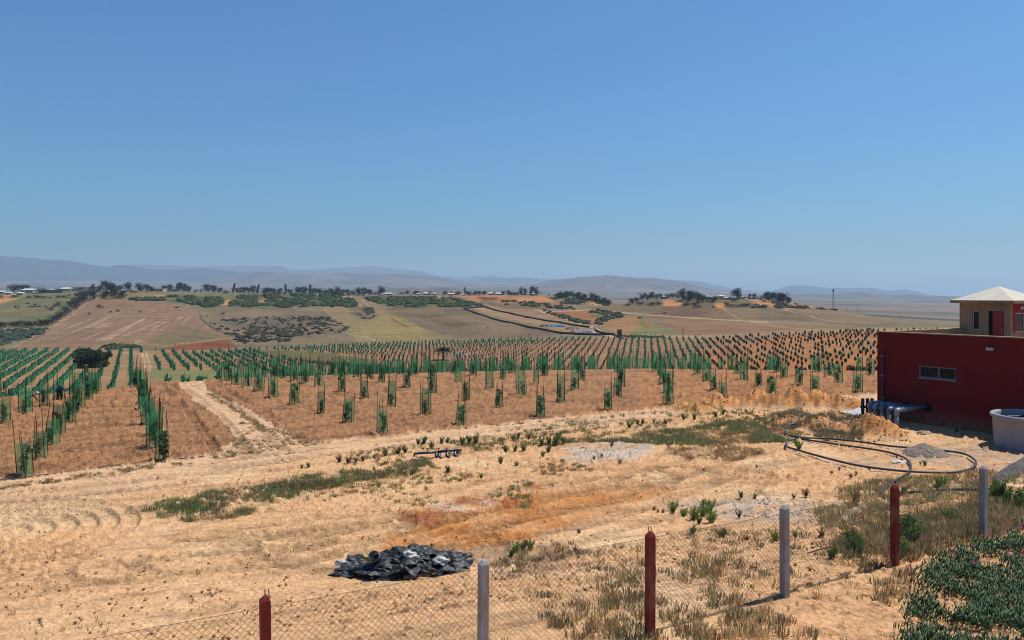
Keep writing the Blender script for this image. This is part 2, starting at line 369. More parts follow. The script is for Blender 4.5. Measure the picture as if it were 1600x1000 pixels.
def near_ground():
    PX, X, Y = sheet(DN); Z = zg(X, Y); _, PY = proj(X, Y, basez(X, Y))
    jx = (fbm(X, Y, 1.2, 4, 11) - .5); jy = (fbm(X, Y, 1.2, 4, 23) - .5); jb = F / Y * .45
    qx = PX + jx * jb; qy = PY + jy * jb * np.minimum(1, H / Y) * 1.6
    till = inpoly(qx, qy, TILL_L) | inpoly(qx, qy, TILL_R); till_s = till.astype(float)
    road = inpoly(qx, qy, ROADPOLY) & ~till
    col = np.empty(PX.shape + (3,)); col[:] = SAND
    big = fbm(X, Y, 5, 4, 41)[..., None]
    col = col * (1 - .36 * sstep(.42, .72, big)) + alb(218, 160, 110) * .36 * sstep(.42, .72, big)
    pale = sstep(.55, .75, fbm(X, Y, 2.2, 4, 44))[..., None]; col = col * (1 - .55 * pale) + alb(240, 204, 160) * .55 * pale
    r = road[..., None]; col = np.where(r, ROAD * (.94 + .12 * fbm(X, Y, .7, 4, 3)[..., None]), col)
    o = (softpoly(qx + jx * 60, qy + jy * 18, ORANGE, 9) * (.6 + .4 * sstep(.35, .6, fbm(X * .5 + Y * .2, Y, .7, 4, 181))))[..., None]; col = col * (1 - o) + o * alb(210, 142, 82) * (.86 + .28 * big)
    o2s = softpoly(qx + jx * 60, qy + jy * 24, ORANGE2, 6, 5, 4) * sstep(.36, .58, fbm(X * .6, Y, .45, 4, 183)); col = col * (1 - o2s[..., None] * .8) + alb(168, 96, 58) * o2s[..., None] * .8
    for poly, c, a in GRAVELS:
        g = softpoly(qx + jx * 50, qy + jy * 14, poly, 7)[..., None] * a * sstep(.25, .55, fbm(X, Y, .5, 4, 71))[..., None]; col = col * (1 - g) + alb(*c) * g
    gr = np.zeros(PX.shape)
    for poly in GRASSP: gr = np.maximum(gr, softpoly(qx + jx * 30, qy + jy * 12, poly, 5, 4))
    g = (gr * .55 * sstep(.3, .6, fbm(X, Y, .35, 4, 77)))[..., None]; col = col * (1 - g) + alb(136, 116, 80) * g
    tc = TILL * (.86 + .28 * fbm(X, Y, 1.6, 4, 51)[..., None])
    red = sstep(.5, .8, fbm(X, Y, 9, 3, 52))[..., None]; tc = tc * (1 - .35 * red) + alb(200, 136, 90) * .35 * red
    tc = np.where((PX > 1000)[..., None], tc * np.array([1.08, 1.02, .92]), tc)
    col = np.where(till[..., None], tc, col)
    # green strip and grass in the middle of the track
    gs = inpoly(qx, qy, [(234, 592), (250, 577), (400, 582), (420, 590), (330, 593)])[..., None]; col = np.where(gs, alb(138, 144, 96) * (.8 + .4 * fbm(X, Y, .5, 3, 7)[..., None]), col)
    fl = fbm((-.56 * X + .83 * Y) * 1.0, (X * .83 + Y * .56) * .12, .42, 4, 311); tm = till[..., None]; col = np.where(tm, col * (.88 + .20 * sstep(.3, .7, fl)[..., None]), col); fd_ = (sstep(.60, .70, fbm((-.56 * X + .83 * Y), (X * .83 + Y * .56) * .2, .3, 3, 317)) * till)[..., None]; col = col * (1 - .35 * fd_)
    # old straw and dead weeds lying at the edges of the tilled soil
    straw = sstep(.62, .7, fbm(X, Y * 2.2, .5, 4, 91)) * (fbm(X, Y, 4, 3, 92) > .52); col = col * (1 - .35 * straw[..., None]) + alb(140, 98, 66) * .35 * straw[..., None]
    # scattered darker crumbs, and streaks dragged along by wheels and graders
    crumb = sstep(.60, .72, fbm(X, Y, .13, 3, 301)) * sstep(.40, .62, fbm(X, Y, 1.9, 3, 303)); smoothm = np.maximum(softpoly(PX, PY, SMOOTH, 14, 4, 8), road * (PX < 520)); crumb = crumb * (1 - .85 * smoothm) * np.where(till, .9, np.where(road, .25, .8)); col = col * (1 - .42 * crumb[..., None]) + alb(140, 92, 58) * .42 * crumb[..., None]
    strk = sstep(.52, .74, fbm(X * .25 + Y * .05, (Y - X * .35) * 1.6, .5, 4, 305)) * (~till); col = col * (1 - .22 * strk[..., None])
    # heights
    fx, fy = .83, .56                                             # direction of the furrows
    across = -fy * X + fx * Y + .5 * fbm(X, Y, 3, 3, 61)
    furrow = np.abs(np.sin(across * math.pi / .42)) ** .7
    clod = sstep(.47, .78, fbm(X, Y, .22, 3, 63)); clod2 = sstep(.5, .8, fbm(X, Y, .09, 2, 67))
    amp = 1 - sstep(52, 61, Y)
    dz = till_s * (furrow * .075 + clod * .11 + clod2 * .06 + (fbm(X, Y, 1.6, 3, 60) - .5) * .10)
    rough = .35 + 1.15 * sstep(.4, .62, fbm(X, Y, 2.6, 3, 101))
    rough = np.where(road, .4, rough); rough = rough * (1 - .7 * smoothm); rough = np.maximum(rough, gr * .9); rough = np.maximum(rough, o2s * 2.0)
    yard = (1 - till_s) * ((fbm(X, Y, .8, 4, 110) - .5) * .08 * rough + sstep(.56, .85, fbm(X, Y, .16, 3, 113)) * .085 * rough + sstep(.5, .9, fbm(X, Y, .07, 2, 117)) * .02)
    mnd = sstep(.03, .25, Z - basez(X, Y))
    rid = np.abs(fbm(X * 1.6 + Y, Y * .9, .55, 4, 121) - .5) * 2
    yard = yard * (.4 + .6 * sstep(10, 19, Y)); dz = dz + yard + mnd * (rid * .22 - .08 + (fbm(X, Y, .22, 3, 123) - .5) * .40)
    mc = mnd[..., None] * .85 * (PX > 1050)[..., None] * (1 - .6 * gr[..., None]); col = col * (1 - mc) + alb(222, 150, 84) * (.42 + .95 * np.minimum(1, rid * 1.6)[..., None]) * mc  # crevices of the mounds darkened, their shade put into the soil colour
    # tyre tracks: pairs of ruts with ribbed tread
    for k, T in enumerate(TRW):
        m = (Y > min(t[1] for t in T) - 2) & (Y < max(t[1] for t in T) + 2) & (X > min(t[0] for t in T) - 2) & (X < max(t[0] for t in T) + 2)
        if not m.any(): continue
        xx, yv = X[m] + .25 * (fbm(X[m], Y[m], 4, 2, 130 + k) - .5), Y[m]
        dd, al = polydist(xx, yv, T)
        for off in (.0, 1.15):
            q = np.abs(dd - off); mk = 1 - sstep(.16, .26, q); lip = np.exp(-((q - .3) / .07) ** 2)
            fade = sstep(.3, .5, fbm(X[m], Y[m], 3, 2, 150 + k)); tread = (np.sin(al * 2 * math.pi / .26 + dd * 9) > 0)
            col[m] = col[m] * (1 - (mk * fade * (.15 + .13 * tread))[..., None])
            dz[m] = dz[m] * (1 - .6 * mk * fade) + fade * (-.05 * mk + .04 * lip + mk * .018 * tread)
    rr = np.hypot(X - ARC_C[0], Y - ARC_C[1]); th = np.arctan2(Y - ARC_C[1], X - ARC_C[0])
    rr = rr + .12 * (fbm(X, Y, 2, 2, 170) - .5)
    for rc in (.75, 1.25, 1.75, 2.2, 2.65, 3.1):
        q = np.abs(rr - rc); mk = (1 - sstep(.12, .2, q)) * (rr > .4); lip = np.exp(-((q - .22) / .05) ** 2)
        dz = dz * (1 - .7 * mk) - .045 * mk + .035 * lip + mk * .032 * np.sin(th * rc * 2 * math.pi / .22 + rr * 6); col = col * (1 - (.10 * lip + .07 * mk * (np.sin(th * rc * 2 * math.pi / .22 + rr * 6) > 0))[..., None])
    dz = dz * amp
    Z = Z + dz - .02
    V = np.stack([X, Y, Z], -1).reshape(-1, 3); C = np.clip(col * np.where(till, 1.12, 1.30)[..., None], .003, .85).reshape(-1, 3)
    m = mat("sandy_soil", (1, 1, 1), .95, .12, noise=.16, nscale=3.5, bump=.05, bscale=14, attr="col")
    # fine grain speckle
    grain(m); o_ = obj("ground", raw_mesh("ground", V, gridfaces(*PX.shape), m, True, C)); o_["kind"] = "structure"
    # the terrace side: the same bank carried on behind the camera
    xs = np.linspace(-60, 60, 61); ys = np.linspace(-40, 3.0, 22); XX, YY = np.meshgrid(xs, ys)
    ZZ = nearz(XX, YY) - .02 - .05 * (YY > 2.5)
    back = obj("ground", raw_mesh("ground_back", np.stack([XX, YY, ZZ], -1).reshape(-1, 3), gridfaces(*XX.shape), m, True, np.tile(SAND * 1.2, (XX.size, 1)))); back["kind"] = "structure"
near_ground()

# far country --------------------------------------------------
def R(poly, c, amt=1, jit=2.0): PAINT_FAR.append((poly, alb(*c) * np.array([.92, .88, .76]), amt, jit))
def L(line, c, wdt=1.2): PAINT_FAR.append((line, alb(*c), wdt, 'line'))
R([(-4300, 575), (-4300, 545), (0, 549), (200, 549), (300, 547), (420, 546), (420, 640), (-4300, 640)], (184, 148, 112))
R([(235, 640), (238, 551), (400, 546), (500, 541), (600, 536), (800, 530), (1000, 527), (1100, 527), (1200, 523), (1370, 517), (1600, 513), (5900, 505), (5900, 640)], (178, 138, 104))
R([(1060, 640), (1090, 550), (1180, 535), (1250, 522), (1370, 516), (1600, 512), (5900, 505), (5900, 640)], (204, 136, 88))
R([(240, 551), (400, 546), (500, 542), (470, 556), (380, 560), (260, 556)], (150, 132, 96), .5)
R([(232, 594), (238, 577), (395, 581), (450, 594)], (140, 144, 96))
R([(395, 547), (470, 549), (550, 556), (640, 576), (600, 582), (540, 568), (470, 563), (420, 556)], (122, 116, 76))
R([(470, 562), (540, 566), (640, 577), (610, 583), (540, 573), (480, 566)], (84, 80, 52))
R([(704, 551), (722, 548), (725, 556), (760, 558), (705, 560)], (140, 146, 140), .8)
L([(728, 553), (738, 552), (750, 550)], (228, 200, 168), .9)
L([(222, 552), (226, 566), (226, 580), (222, 600)], (222, 190, 150), .9); L([(229, 552), (232, 566), (236, 580)], (222, 190, 150), .9)
# slope beyond the valley
R([(-4300, 545), (0, 549), (420, 546), (600, 536), (800, 530), (1000, 527), (1370, 517), (1600, 513), (5900, 505), (5900, 400), (-4300, 400)], (146, 132, 104), 1, 0)
R([(-4300, 510), (0, 508), (70, 502), (130, 466), (150, 455), (-4300, 455)], (130, 130, 94))
R([(-4300, 549), (-4300, 515), (0, 516), (75, 514), (100, 502), (60, 525), (10, 540), (0, 549)], (96, 108, 90))
R([(-300, 549), (0, 541), (30, 530), (20, 546)], (150, 140, 112))
R([(15, 548), (60, 523), (118, 480), (146, 466), (240, 468), (310, 484), (316, 500), (357, 528), (335, 543), (180, 548)], (160, 128, 104))
R([(250, 543), (262, 541), (310, 535), (368, 529), (372, 542), (330, 547), (270, 547)], (150, 92, 60))
R([(220, 540), (290, 508), (357, 528), (310, 534), (255, 541), (250, 548), (180, 549)], (126, 122, 88), .55)
R([(150, 466), (160, 453), (420, 456), (420, 462), (330, 470), (240, 468)], (128, 126, 84), .8)
R([(200, 467), (250, 465), (262, 462), (345, 464), (350, 474), (330, 482), (300, 476), (262, 471)], (78, 98, 54), .8)
R([(355, 478), (372, 462), (420, 460), (470, 458), (540, 460), (560, 476), (556, 482), (500, 480), (440, 482), (400, 483)], (96, 106, 66), .75)
R([(310, 484), (350, 478), (400, 484), (505, 481), (520, 500), (548, 528), (420, 545), (372, 545), (357, 528), (316, 500)], (142, 126, 104))
R([(505, 481), (600, 479), (640, 505), (700, 528), (640, 534), (560, 537), (548, 522)], (162, 142, 104))
R([(560, 500), (620, 488), (670, 520), (720, 526), (640, 532), (570, 522)], (170, 152, 98), .7)
R([(545, 480), (580, 478), (592, 498), (565, 502), (550, 490)], (120, 108, 90), .7)
R([(598, 480), (720, 480), (800, 500), (905, 522), (800, 528), (715, 528), (670, 515), (610, 490)], (136, 116, 96))
R([(648, 493), (695, 491), (735, 508), (705, 511)], (112, 92, 68), .9)
L([(612, 498), (636, 511)], (150, 88, 56), 1.2)
R([(566, 464), (600, 462), (700, 464), (762, 478), (722, 481), (620, 481), (590, 474)], (92, 100, 62), .85)
R([(700, 461), (790, 461), (800, 470), (740, 469)], (206, 146, 98)); R([(745, 465), (780, 464), (782, 470), (756, 470)], (140, 76, 50))
R([(780, 468), (870, 468), (905, 484), (830, 482), (760, 478)], (176, 134, 94)); R([(792, 464), (850, 462), (870, 472), (810, 472)], (224, 158, 102))
R([(730, 481), (757, 478), (925, 514), (960, 524), (880, 519), (800, 500)], (184, 150, 118))
R([(757, 478), (835, 484), (940, 512), (925, 515)], (172, 134, 106))
R([(760, 472), (860, 478), (850, 484), (770, 480)], (104, 104, 76), .6)
R([(850, 487), (905, 485), (952, 493), (945, 500), (930, 506), (880, 497)], (178, 122, 78)); R([(925, 490), (955, 494), (940, 499), (920, 495)], (136, 128, 84))
R([(935, 507), (950, 500), (975, 494), (1000, 496), (1062, 524), (965, 524)], (178, 136, 92))
R([(1000, 496), (1105, 500), (1380, 516), (1100, 524), (1065, 524), (1035, 503)], (160, 120, 92))
R([(985, 524), (992, 514), (1002, 512), (1000, 497), (1006, 500), (1012, 510), (1038, 512), (1064, 524)], (128, 136, 84))
R([(950, 478), (1030, 472), (1040, 478), (1040, 492), (960, 487), (905, 483)], (134, 118, 88))
R([(1040, 478), (1130, 480), (1165, 498), (1100, 498), (1020, 491)], (136, 104, 84))
R([(1130, 480), (1240, 478), (1400, 500), (1400, 512), (1200, 500), (1160, 498)], (138, 116, 92)); R([(1230, 482), (1310, 483), (1420, 502), (1330, 506)], (156, 132, 102), .8)
R([(1180, 490), (1230, 488), (1300, 500), (1250, 503)], (118, 98, 76), .5)
R([(995, 526), (1000, 522), (1100, 523), (1300, 514), (1380, 511), (1600, 509), (5900, 503), (5900, 512), (1370, 517), (1200, 523), (1100, 527)], (188, 158, 118), .8)
R([(1340, 508), (1600, 506), (1600, 511), (1330, 513)], (126, 122, 88), .6)
R([(980, 478), (1000, 470), (1200, 466), (1240, 474), (1290, 483), (1200, 480), (1060, 482)], (130, 112, 80), .8)
for q in ([(1033, 470), (1050, 468), (1065, 474), (1062, 478), (1038, 478)], [(1165, 466), (1200, 469), (1222, 480), (1172, 479), (1180, 474)], [(1232, 472), (1275, 480), (1225, 484)], [(1115, 475), (1135, 473), (1135, 481), (1122, 482)],
          [(0, 474), (-60, 472), (-60, 466), (0, 463), (14, 459), (28, 467), (12, 472)], [(240, 460), (257, 461), (252, 470), (246, 466)], [(343, 476), (352, 470), (362, 469), (356, 478)], [(402, 472), (420, 463), (416, 472)], [(505, 466), (540, 463), (545, 467), (520, 468)], [(683, 464), (690, 462), (688, 468)], [(921, 471), (935, 472), (934, 478), (924, 477)]):
    R(q, (222, 160, 106), 1, .5)
L([(835, 484), (860, 487), (905, 485), (930, 484), (960, 487), (1000, 491), (1060, 495), (1105, 498), (1200, 503)], (214, 178, 134), .9)
L([(845, 487), (880, 497), (915, 508), (940, 518)], (214, 184, 134), 1.1); L([(928, 512), (940, 522), (962, 526)], (224, 190, 140), 2)
L([(1129, 481), (1140, 490), (1158, 500), (1190, 506), (1230, 512), (1280, 516)], (190, 158, 122), .9)
L([(1225, 484), (1250, 490), (1290, 500), (1320, 505)], (178, 150, 116), .8); L([(1190, 504), (1260, 505), (1310, 507)], (176, 150, 116), .6); L([(1140, 510), (1190, 516)], (176, 146, 112), .6)
L([(545, 463), (558, 471), (565, 480)], (196, 160, 120), 1); L([(566, 470), (578, 479)], (196, 160, 120), .8); L([(452, 466), (461, 478), (462, 484)], (190, 150, 114), .7)
L([(146, 466), (130, 478), (105, 498), (60, 522), (20, 543)], (186, 158, 122), .7); L([(310, 487), (316, 500), (340, 518)], (80, 76, 56), 1.0)
L([(316, 500), (330, 512), (372, 528)], (86, 78, 60), 1); L([(343, 505), (350, 488)], (96, 86, 66), .7); L([(505, 481), (545, 522), (590, 532)], (186, 164, 118), .6)
L([(640, 480), (720, 500), (800, 520)], (120, 100, 84), .5); L([(255, 541), (300, 535), (368, 528)], (172, 160, 100), .6)
R([(345, 500), (400, 497), (510, 494), (545, 512), (530, 522), (440, 530), (380, 520)], (116, 104, 90), .55)

def far_ground():
    PX, X, Y = sheet(DF); Z = basez(X, Y); _, PY = proj(X, Y, Z)
    jx = fbm(X, Y, 14, 4, 201) - .5; jy = fbm(X, Y, 14, 4, 203) - .5
    col = np.empty(PX.shape + (3,)); col[:] = alb(184, 146, 110)
    slope = Y > midst(PX) + 20
    hillside = (Y < 960)
    for poly, c, a, j in PAINT_FAR:
        if j == 'line':
            d, _ = polydist(PX + jx * 3, PY + jy * 1.5, poly, 1.6); m = (1 - sstep(a * .8, a * 1.6, d)) * hillside
        else:
            far_ = min(p[1] for p in poly) < 500 or max(p[1] for p in poly) <= 549
            m = softpoly(PX + jx * 14 * j / 2, PY + jy * 5 * j / 2, poly, 1.8, 3, 2) * a * hillside
            if max(p[1] for p in poly) < 540 or poly[0][1] <= 545: m = m * slope
        m = m[..., None]; col = col * (1 - m) + c * m
    # plough and stubble streaks running up the slope, patches of dry grass
    sx, sy = -.30, .954
    s1 = fbm((X * sy - Y * sx), (X * sx + Y * sy) * .035, 2.3, 2, 211)
    plough = inpoly(PX + jx * 20, PY + jy * 12, [(30, 547), (110, 490), (150, 484), (235, 486), (300, 494), (290, 512), (225, 541), (130, 547)])
    st = (sstep(.46, .66, s1) * plough * sstep(.36, .6, fbm(X, Y * .4, 14, 3, 215)))[..., None]; col = col * (1 - st * .5) + alb(210, 176, 144) * st * .5
    sl = (hillside & slope)
    s2 = fbm(X * .25 + Y * .1, Y, 5, 4, 221)
    col = np.where(sl[..., None], col * (.66 + .62 * s2[..., None]), col); s4 = fbm(X * sy - Y * sx, (X * sx + Y * sy) * .08, 3.2, 3, 225); col = np.where(sl[..., None], col * (.86 + .28 * s4[..., None]), col); s5 = sstep(.5, .68, fbm(X, Y, 34, 4, 227))[..., None]; col = np.where(sl[..., None], col * (1 - .35 * s5) + alb(176, 146, 102) * .35 * s5 * .9, col)
    s3 = fbm(X, Y, 3.0, 3, 231)[..., None]; col = np.where(sl[..., None], col * (.88 + .24 * s3), col)
    # the plain: fields in muted strips
    pl = ~hillside
    u = PX
    f1 = fbm(X * .35, Y, 300, 4, 241); f2 = fbm(X * .5, Y, 120, 4, 243)
    pc = alb(146, 119, 96) * (.5 + .95 * f2[..., None]); g = sstep(.5, .62, f1)[..., None]; pc = pc * (1 - g * .6) + alb(112, 118, 88) * g * .6
    dk = sstep(.57, .62, fbm(X * .3, Y, 130, 4, 247))[..., None]; pc = pc * (1 - dk * .8) + alb(60, 72, 58) * dk * .8
    col = np.where(pl[..., None], pc, col)
    # valley field furrows
    vf = ~slope | (Y < 300); fur = fbm(X * .12, Y, 1.1, 2, 251)[..., None]; col = np.where((Y < 345)[..., None], col * (.82 + .36 * fur), col)
    Zd = Z + np.where(pl, (fbm(X, Y, 500, 4, 261) - .5) * 26 * sstep(1100, 2500, Y), 0) + np.where(sl, (fbm(X, Y, 9, 3, 263) - .5) * .5, 0)
    Zd[0] = Z[0] - .02
    m = mat("far_soil", (1, 1, 1), .95, .1, noise=.10, nscale=.5, attr="col")
    o = obj("hillside", raw_mesh("hillside", np.stack([X, Y, Zd], -1).reshape(-1, 3), gridfaces(*PX.shape), m, True, np.clip(col, .004, .8).reshape(-1, 3))); o["kind"] = "structure"
far_ground()

# ---------------------------------------------------------------- mountains
mt_mat = mat("mountain_scrub", (1, 1, 1), .95, .1, noise=.15, nscale=.004, attr="col")
def mountain(prof, dist, depth, c1, c2, seed, specks=0, foot=-60):
    xs = np.arange(prof[0][0], prof[-1][0] + 1, 3.0); ys = np.interp(xs, [p[0] for p in prof], [p[1] for p in prof])
    k = np.array([1, 2, 3, 2, 1]) / 9; ys = np.convolve(np.pad(ys, 2, 'edge'), k, 'valid')
    ys = ys + (fbm(xs, xs * 0, 14, 3, seed) - .5) * 1.6
    zr = H + (HZ - ys) / F * dist
    t = np.linspace(-1, 1, 61)[:, None]; XX = (xs[None] - 800) / F * dist * np.ones_like(t)
    YY = dist + t * depth + np.zeros_like(XX)
    fall = 1 - np.abs(t) ** 1.15
    n = np.abs(fbm(XX, YY, depth * .35, 5, seed + 3) - .5) * 2
    edge = np.minimum(1, np.minimum(xs - xs[0], xs[-1] - xs) / 30.0)[None] if False else 1
    ZZ = foot + (zr[None] - foot) * fall * (1 - n * .38 * (np.abs(t) > .02) * np.minimum(1, np.abs(t) * 5))
    XX = (xs[None] - 800) / F * YY * (1 - np.maximum(0, t) * 0) 
    g = fbm(XX, YY, depth * .10, 5, seed + 9)[..., None]; lo = np.clip((ZZ - foot) / (zr.max() - foot), 0, 1)[..., None]
    q = np.clip(g * 1.5 - .25 + (.5 - lo) * .6, 0, 1)
    col = alb(*c1) * (1 - q) + alb(*c2) * q
    if specks:
        sp = (rng.random(ZZ.shape) < specks) & (lo[..., 0] < .75); col = np.where(sp[..., None], alb(235, 225, 215), col)
    o = obj("mountain", raw_mesh("mountain", np.stack([XX, YY, ZZ], -1).reshape(-1, 3), gridfaces(*XX.shape), mt_mat, True, col.reshape(-1, 3)))
    o["kind"] = "structure"; return o
mountain([(-700,404),(-300,398),(-100,399),(0,400.5),(40,402),(75,406),(100,406),(130,411),(165,417),(190,414),(215,418),(240,421),(290,421),(320,419),(370,424),(420,432),(480,442),(520,452)], 8200, 1500, (34,56,60), (66,78,76), 301)
mountain([(120,425),(150,419),(200,413),(240,413),(320,417),(380,414),(410,417),(435,415),(460,422),(500,421),(530,418),(560,417),(580,415),(620,420),(660,424),(680,431),(720,434),(750,431),(775,431),(800,438),(830,450)], 11500, 1500, (34,56,60), (90,90,76), 305)
mountain([(250,452),(330,437),(360,432),(400,425),(420,424),(450,427),(500,427),(540,426),(580,429),(620,428),(660,430),(690,433),(710,438),(740,442),(790,449),(820,456)], 6600, 1300, (82,86,70), (150,126,104), 309, .0012)
mountain([(690,446),(720,442),(740,438),(760,436),(800,434),(815,433),(830,434),(850,437),(880,436),(960,434),(1020,435),(1060,438),(1090,439),(1110,444),(1140,450),(1165,457)], 9800, 1500, (38,60,64), (66,80,80), 313)
mountain([(770,458),(820,446),(845,441),(870,438),(900,434),(920,432),(945,430),(970,432),(1000,434.5),(1020,434),(1050,438),(1075,443),(1100,449),(1150,456),(1180,462)], 5600, 1200, (80,84,70), (150,120,100), 317, .0016)
mountain([(1195,458),(1215,452),(1230,447),(1255,445),(1275,448),(1300,450),(1330,450),(1365,450),(1385,454),(1400,454),(1415,452),(1430,455),(1450,461),(1490,465),(1520,463),(1560,462),(1620,456),(1700,452),(1900,448),(2300,452)], 8600, 1500, (38,60,64), (66,80,80), 321)
mountain([(1195,463),(1240,460),(1300,459.5),(1320,459),(1345,456),(1360,457.5),(1380,461),(1420,460),(1440,462),(1500,463),(1600,463),(1900,458),(2300,460)], 4800, 900, (78,74,62), (136,110,88), 325, .0006)
mountain([(555,458),(600,452),(640,449),(660,451),(700,449),(720,452),(780,456),(830,459)], 3200, 500, (96,90,72), (150,122,98), 329, .0008)
# ---------------------------------------------------------------- planting: netted saplings
M_net = mat("green_shade_net", alb(98, 190, 122), .7, .2, noise=.25, nscale=9)
def net_alpha(m, a):
    N = m.node_tree; b = N.nodes["Principled BSDF"]; out = N.nodes["Material Output"]
    tr = N.nodes.new("ShaderNodeBsdfTransparent"); tl = N.nodes.new("ShaderNodeBsdfTranslucent"); tl.inputs[0].default_value = (.13, .55, .26, 1)
    m1 = N.nodes.new("ShaderNodeMixShader"); m1.inputs[0].default_value = .35
    m2 = N.nodes.new("ShaderNodeMixShader")
    tc = N.nodes.new("ShaderNodeTexCoord"); n = N.nodes.new("ShaderNodeTexNoise"); n.inputs["Scale"].default_value = 5
    N.links.new(tc.outputs["Object"], n.inputs["Vector"]); r = N.nodes.new("ShaderNodeMapRange"); r.inputs[1].default_value = .35; r.inputs[2].default_value = .65
    r.inputs[3].default_value = a - .14; r.inputs[4].default_value = a + .14; N.links.new(n.outputs["Fac"], r.inputs[0])
    N.links.new(r.outputs[0], m2.inputs[0]); N.links.new(b.outputs[0], m1.inputs[1]); N.links.new(tl.outputs[0], m1.inputs[2])
    N.links.new(tr.outputs[0], m2.inputs[1]); N.links.new(m1.outputs[0], m2.inputs[2]); N.links.new(m2.outputs[0], out.inputs[0])
net_alpha(M_net, .36)
M_netfar = mat("green_shade_net_far", alb(96, 184, 134), .8, .1, noise=.3, nscale=.6, translucent=.3)
M_stake = mat("wooden_stake", alb(92, 60, 46), .85, .15, noise=.3, nscale=12)
M_leaf = mat("sapling_leaf", alb(58, 78, 36), .6, .35, noise=.4, nscale=14, translucent=.25)
M_bark = mat("bark", alb(96, 74, 56), .9, .1, noise=.3, nscale=10, bump=.01, bscale=20)
r_ = random.Random(3)
def leafcloud(mb, cx, cy, cz, rx, ry, rz, n, size, rg, shell=.0, up=0.0):
    q = rg.normal(size=(n, 3)); q /= np.linalg.norm(q, axis=1)[:, None]
    rad = rg.random(n) ** (1 / 3); rad = shell + (1 - shell) * rad
    C = q * rad[:, None] * np.array([rx, ry, rz]) + np.array([cx, cy, cz])
    a = rg.normal(size=(n, 3)); a[:, 2] += up; a /= np.linalg.norm(a, axis=1)[:, None]
    b = np.cross(a, rg.normal(size=(n, 3))); b /= np.linalg.norm(b, axis=1)[:, None] + 1e-9
    s = size * (.6 + .8 * rg.random(n))[:, None]
    V = np.stack([C - a * s, C + b * s * .45, C + a * s, C - b * s * .45], 1).reshape(-1, 3)
    mb.add(V, [(4 * i, 4 * i + 1, 4 * i + 2, 4 * i + 3) for i in range(n)])
def guard_proto(k):
    rg = random.Random(50 + k)
    root = thing("tree_guard", "green net tree guard on wooden stakes", "tree guard")
    hN = rg.uniform(.98, 1.22); wb = rg.uniform(.25, .31); wt = wb * rg.uniform(.76, 1.02); ns = 4
    st = []
    for i in range(ns):
        a = math.pi / 4 + i * math.pi / 2 + rg.uniform(-.15, .15); b0 = (math.cos(a) * wb, math.sin(a) * wb); lean = rg.uniform(.6, 1.0)
        top = rg.uniform(1.25, 1.55) if i < 2 else rg.uniform(1.5, 2.15)
        t0 = (math.cos(a) * wt + rg.uniform(-.03, .03), math.sin(a) * wt + rg.uniform(-.03, .03))
        tx = b0[0] + (t0[0] - b0[0]) * top / hN; ty = b0[1] + (t0[1] - b0[1]) * top / hN
        mb = MB(); pts = [(b0[0] + (tx - b0[0]) * t + rg.uniform(-.008, .008), b0[1] + (ty - b0[1]) * t + rg.uniform(-.008, .008), -.12 + (top + .12) * t) for t in (0, .3, .6, 1)]
        mb.tube(pts, [.017, .016, .014, .011], 5); part("stake", mb, M_stake, root)
        st.append((b0, t0))
    # net wrapped round the stakes, sagging between them, with a flared loose hem on some
    mb = MB(); V = []; rows = 7; per = 4; flare = rg.choice([0, 0, .12, .25])
    for r in range(rows):
        t = r / (rows - 1); z = .02 + hN * t
        for i in range(ns):
            for j in range(per):
                s = j / per; A = st[i]; B = st[(i + 1) % ns]
                pa = [A[0][c] + (A[1][c] - A[0][c]) * t for c in (0, 1)]; pb = [B[0][c] + (B[1][c] - B[0][c]) * t for c in (0, 1)]
                x = pa[0] + (pb[0] - pa[0]) * s; y = pa[1] + (pb[1] - pa[1]) * s; sag = 1 - .14 * math.sin(s * math.pi) * (1 + .5 * rg.random())
                if i == 3 and t < .35: sag += flare * (1 - t / .35) * math.sin(max(s, .1) * math.pi) * 2
                V.append((x * sag * 1.04, y * sag * 1.04, z + (rg.uniform(-.03, .03) if r == rows - 1 else 0)))
    n = ns * per
    mb.add(V, [(r * n + k, r * n + (k + 1) % n, (r + 1) * n + (k + 1) % n, (r + 1) * n + k) for r in range(rows - 1) for k in range(n)])
    part("net", mb, M_net, root, True)
    return root
def sapling_proto(k):
    rg = np.random.default_rng(80 + k); root = thing("sapling", "young leafy sapling inside a net guard", "sapling")
    h = rg.uniform(.75, 1.05); mb = MB(); mb.tube([(0, 0, -.03), (.02, .01, h * .4), (-.01, .0, h * .95)], [.014, .011, .006], 5)
    for b in range(6):
        a = rg.uniform(0, 6.28); z = h * rg.uniform(.25, .8); mb.tube([(0, 0, z), (math.cos(a) * .14, math.sin(a) * .14, z + .12)], .005, 4)
    part("stem", mb, M_bark, root)
    mb = MB()
    for c in range(6):
        leafcloud(mb, rg.uniform(-.08, .08), rg.uniform(-.08, .08), h * (.3 + .13 * c), .12, .12, .11, 42, .05, rg)
    part("leaves", mb, M_leaf, root)
    return root
GP = [guard_proto(i) for i in range(8)]; SP = [sapling_proto(i) for i in range(5)]; gused = set(); sused = set()
GUARDS = []
def put(protos, used, k, loc, rz, sc, label, group):
    p = protos[k]
    rg_ = random.Random(int(abs(loc[0] * 97 + loc[1] * 31)))
    lean = (rg_.gauss(0, .035), rg_.gauss(0, .035)) if protos is GP else (0, 0)
    if k not in used:
        used.add(k); p.location = loc; p.rotation_euler = (*lean, rz); p.scale = (sc,) * 3; p["label"] = label; p["group"] = group; return p
    q = dup(p, loc, rz, sc, label, group); q.rotation_euler = (*lean, rz); return q
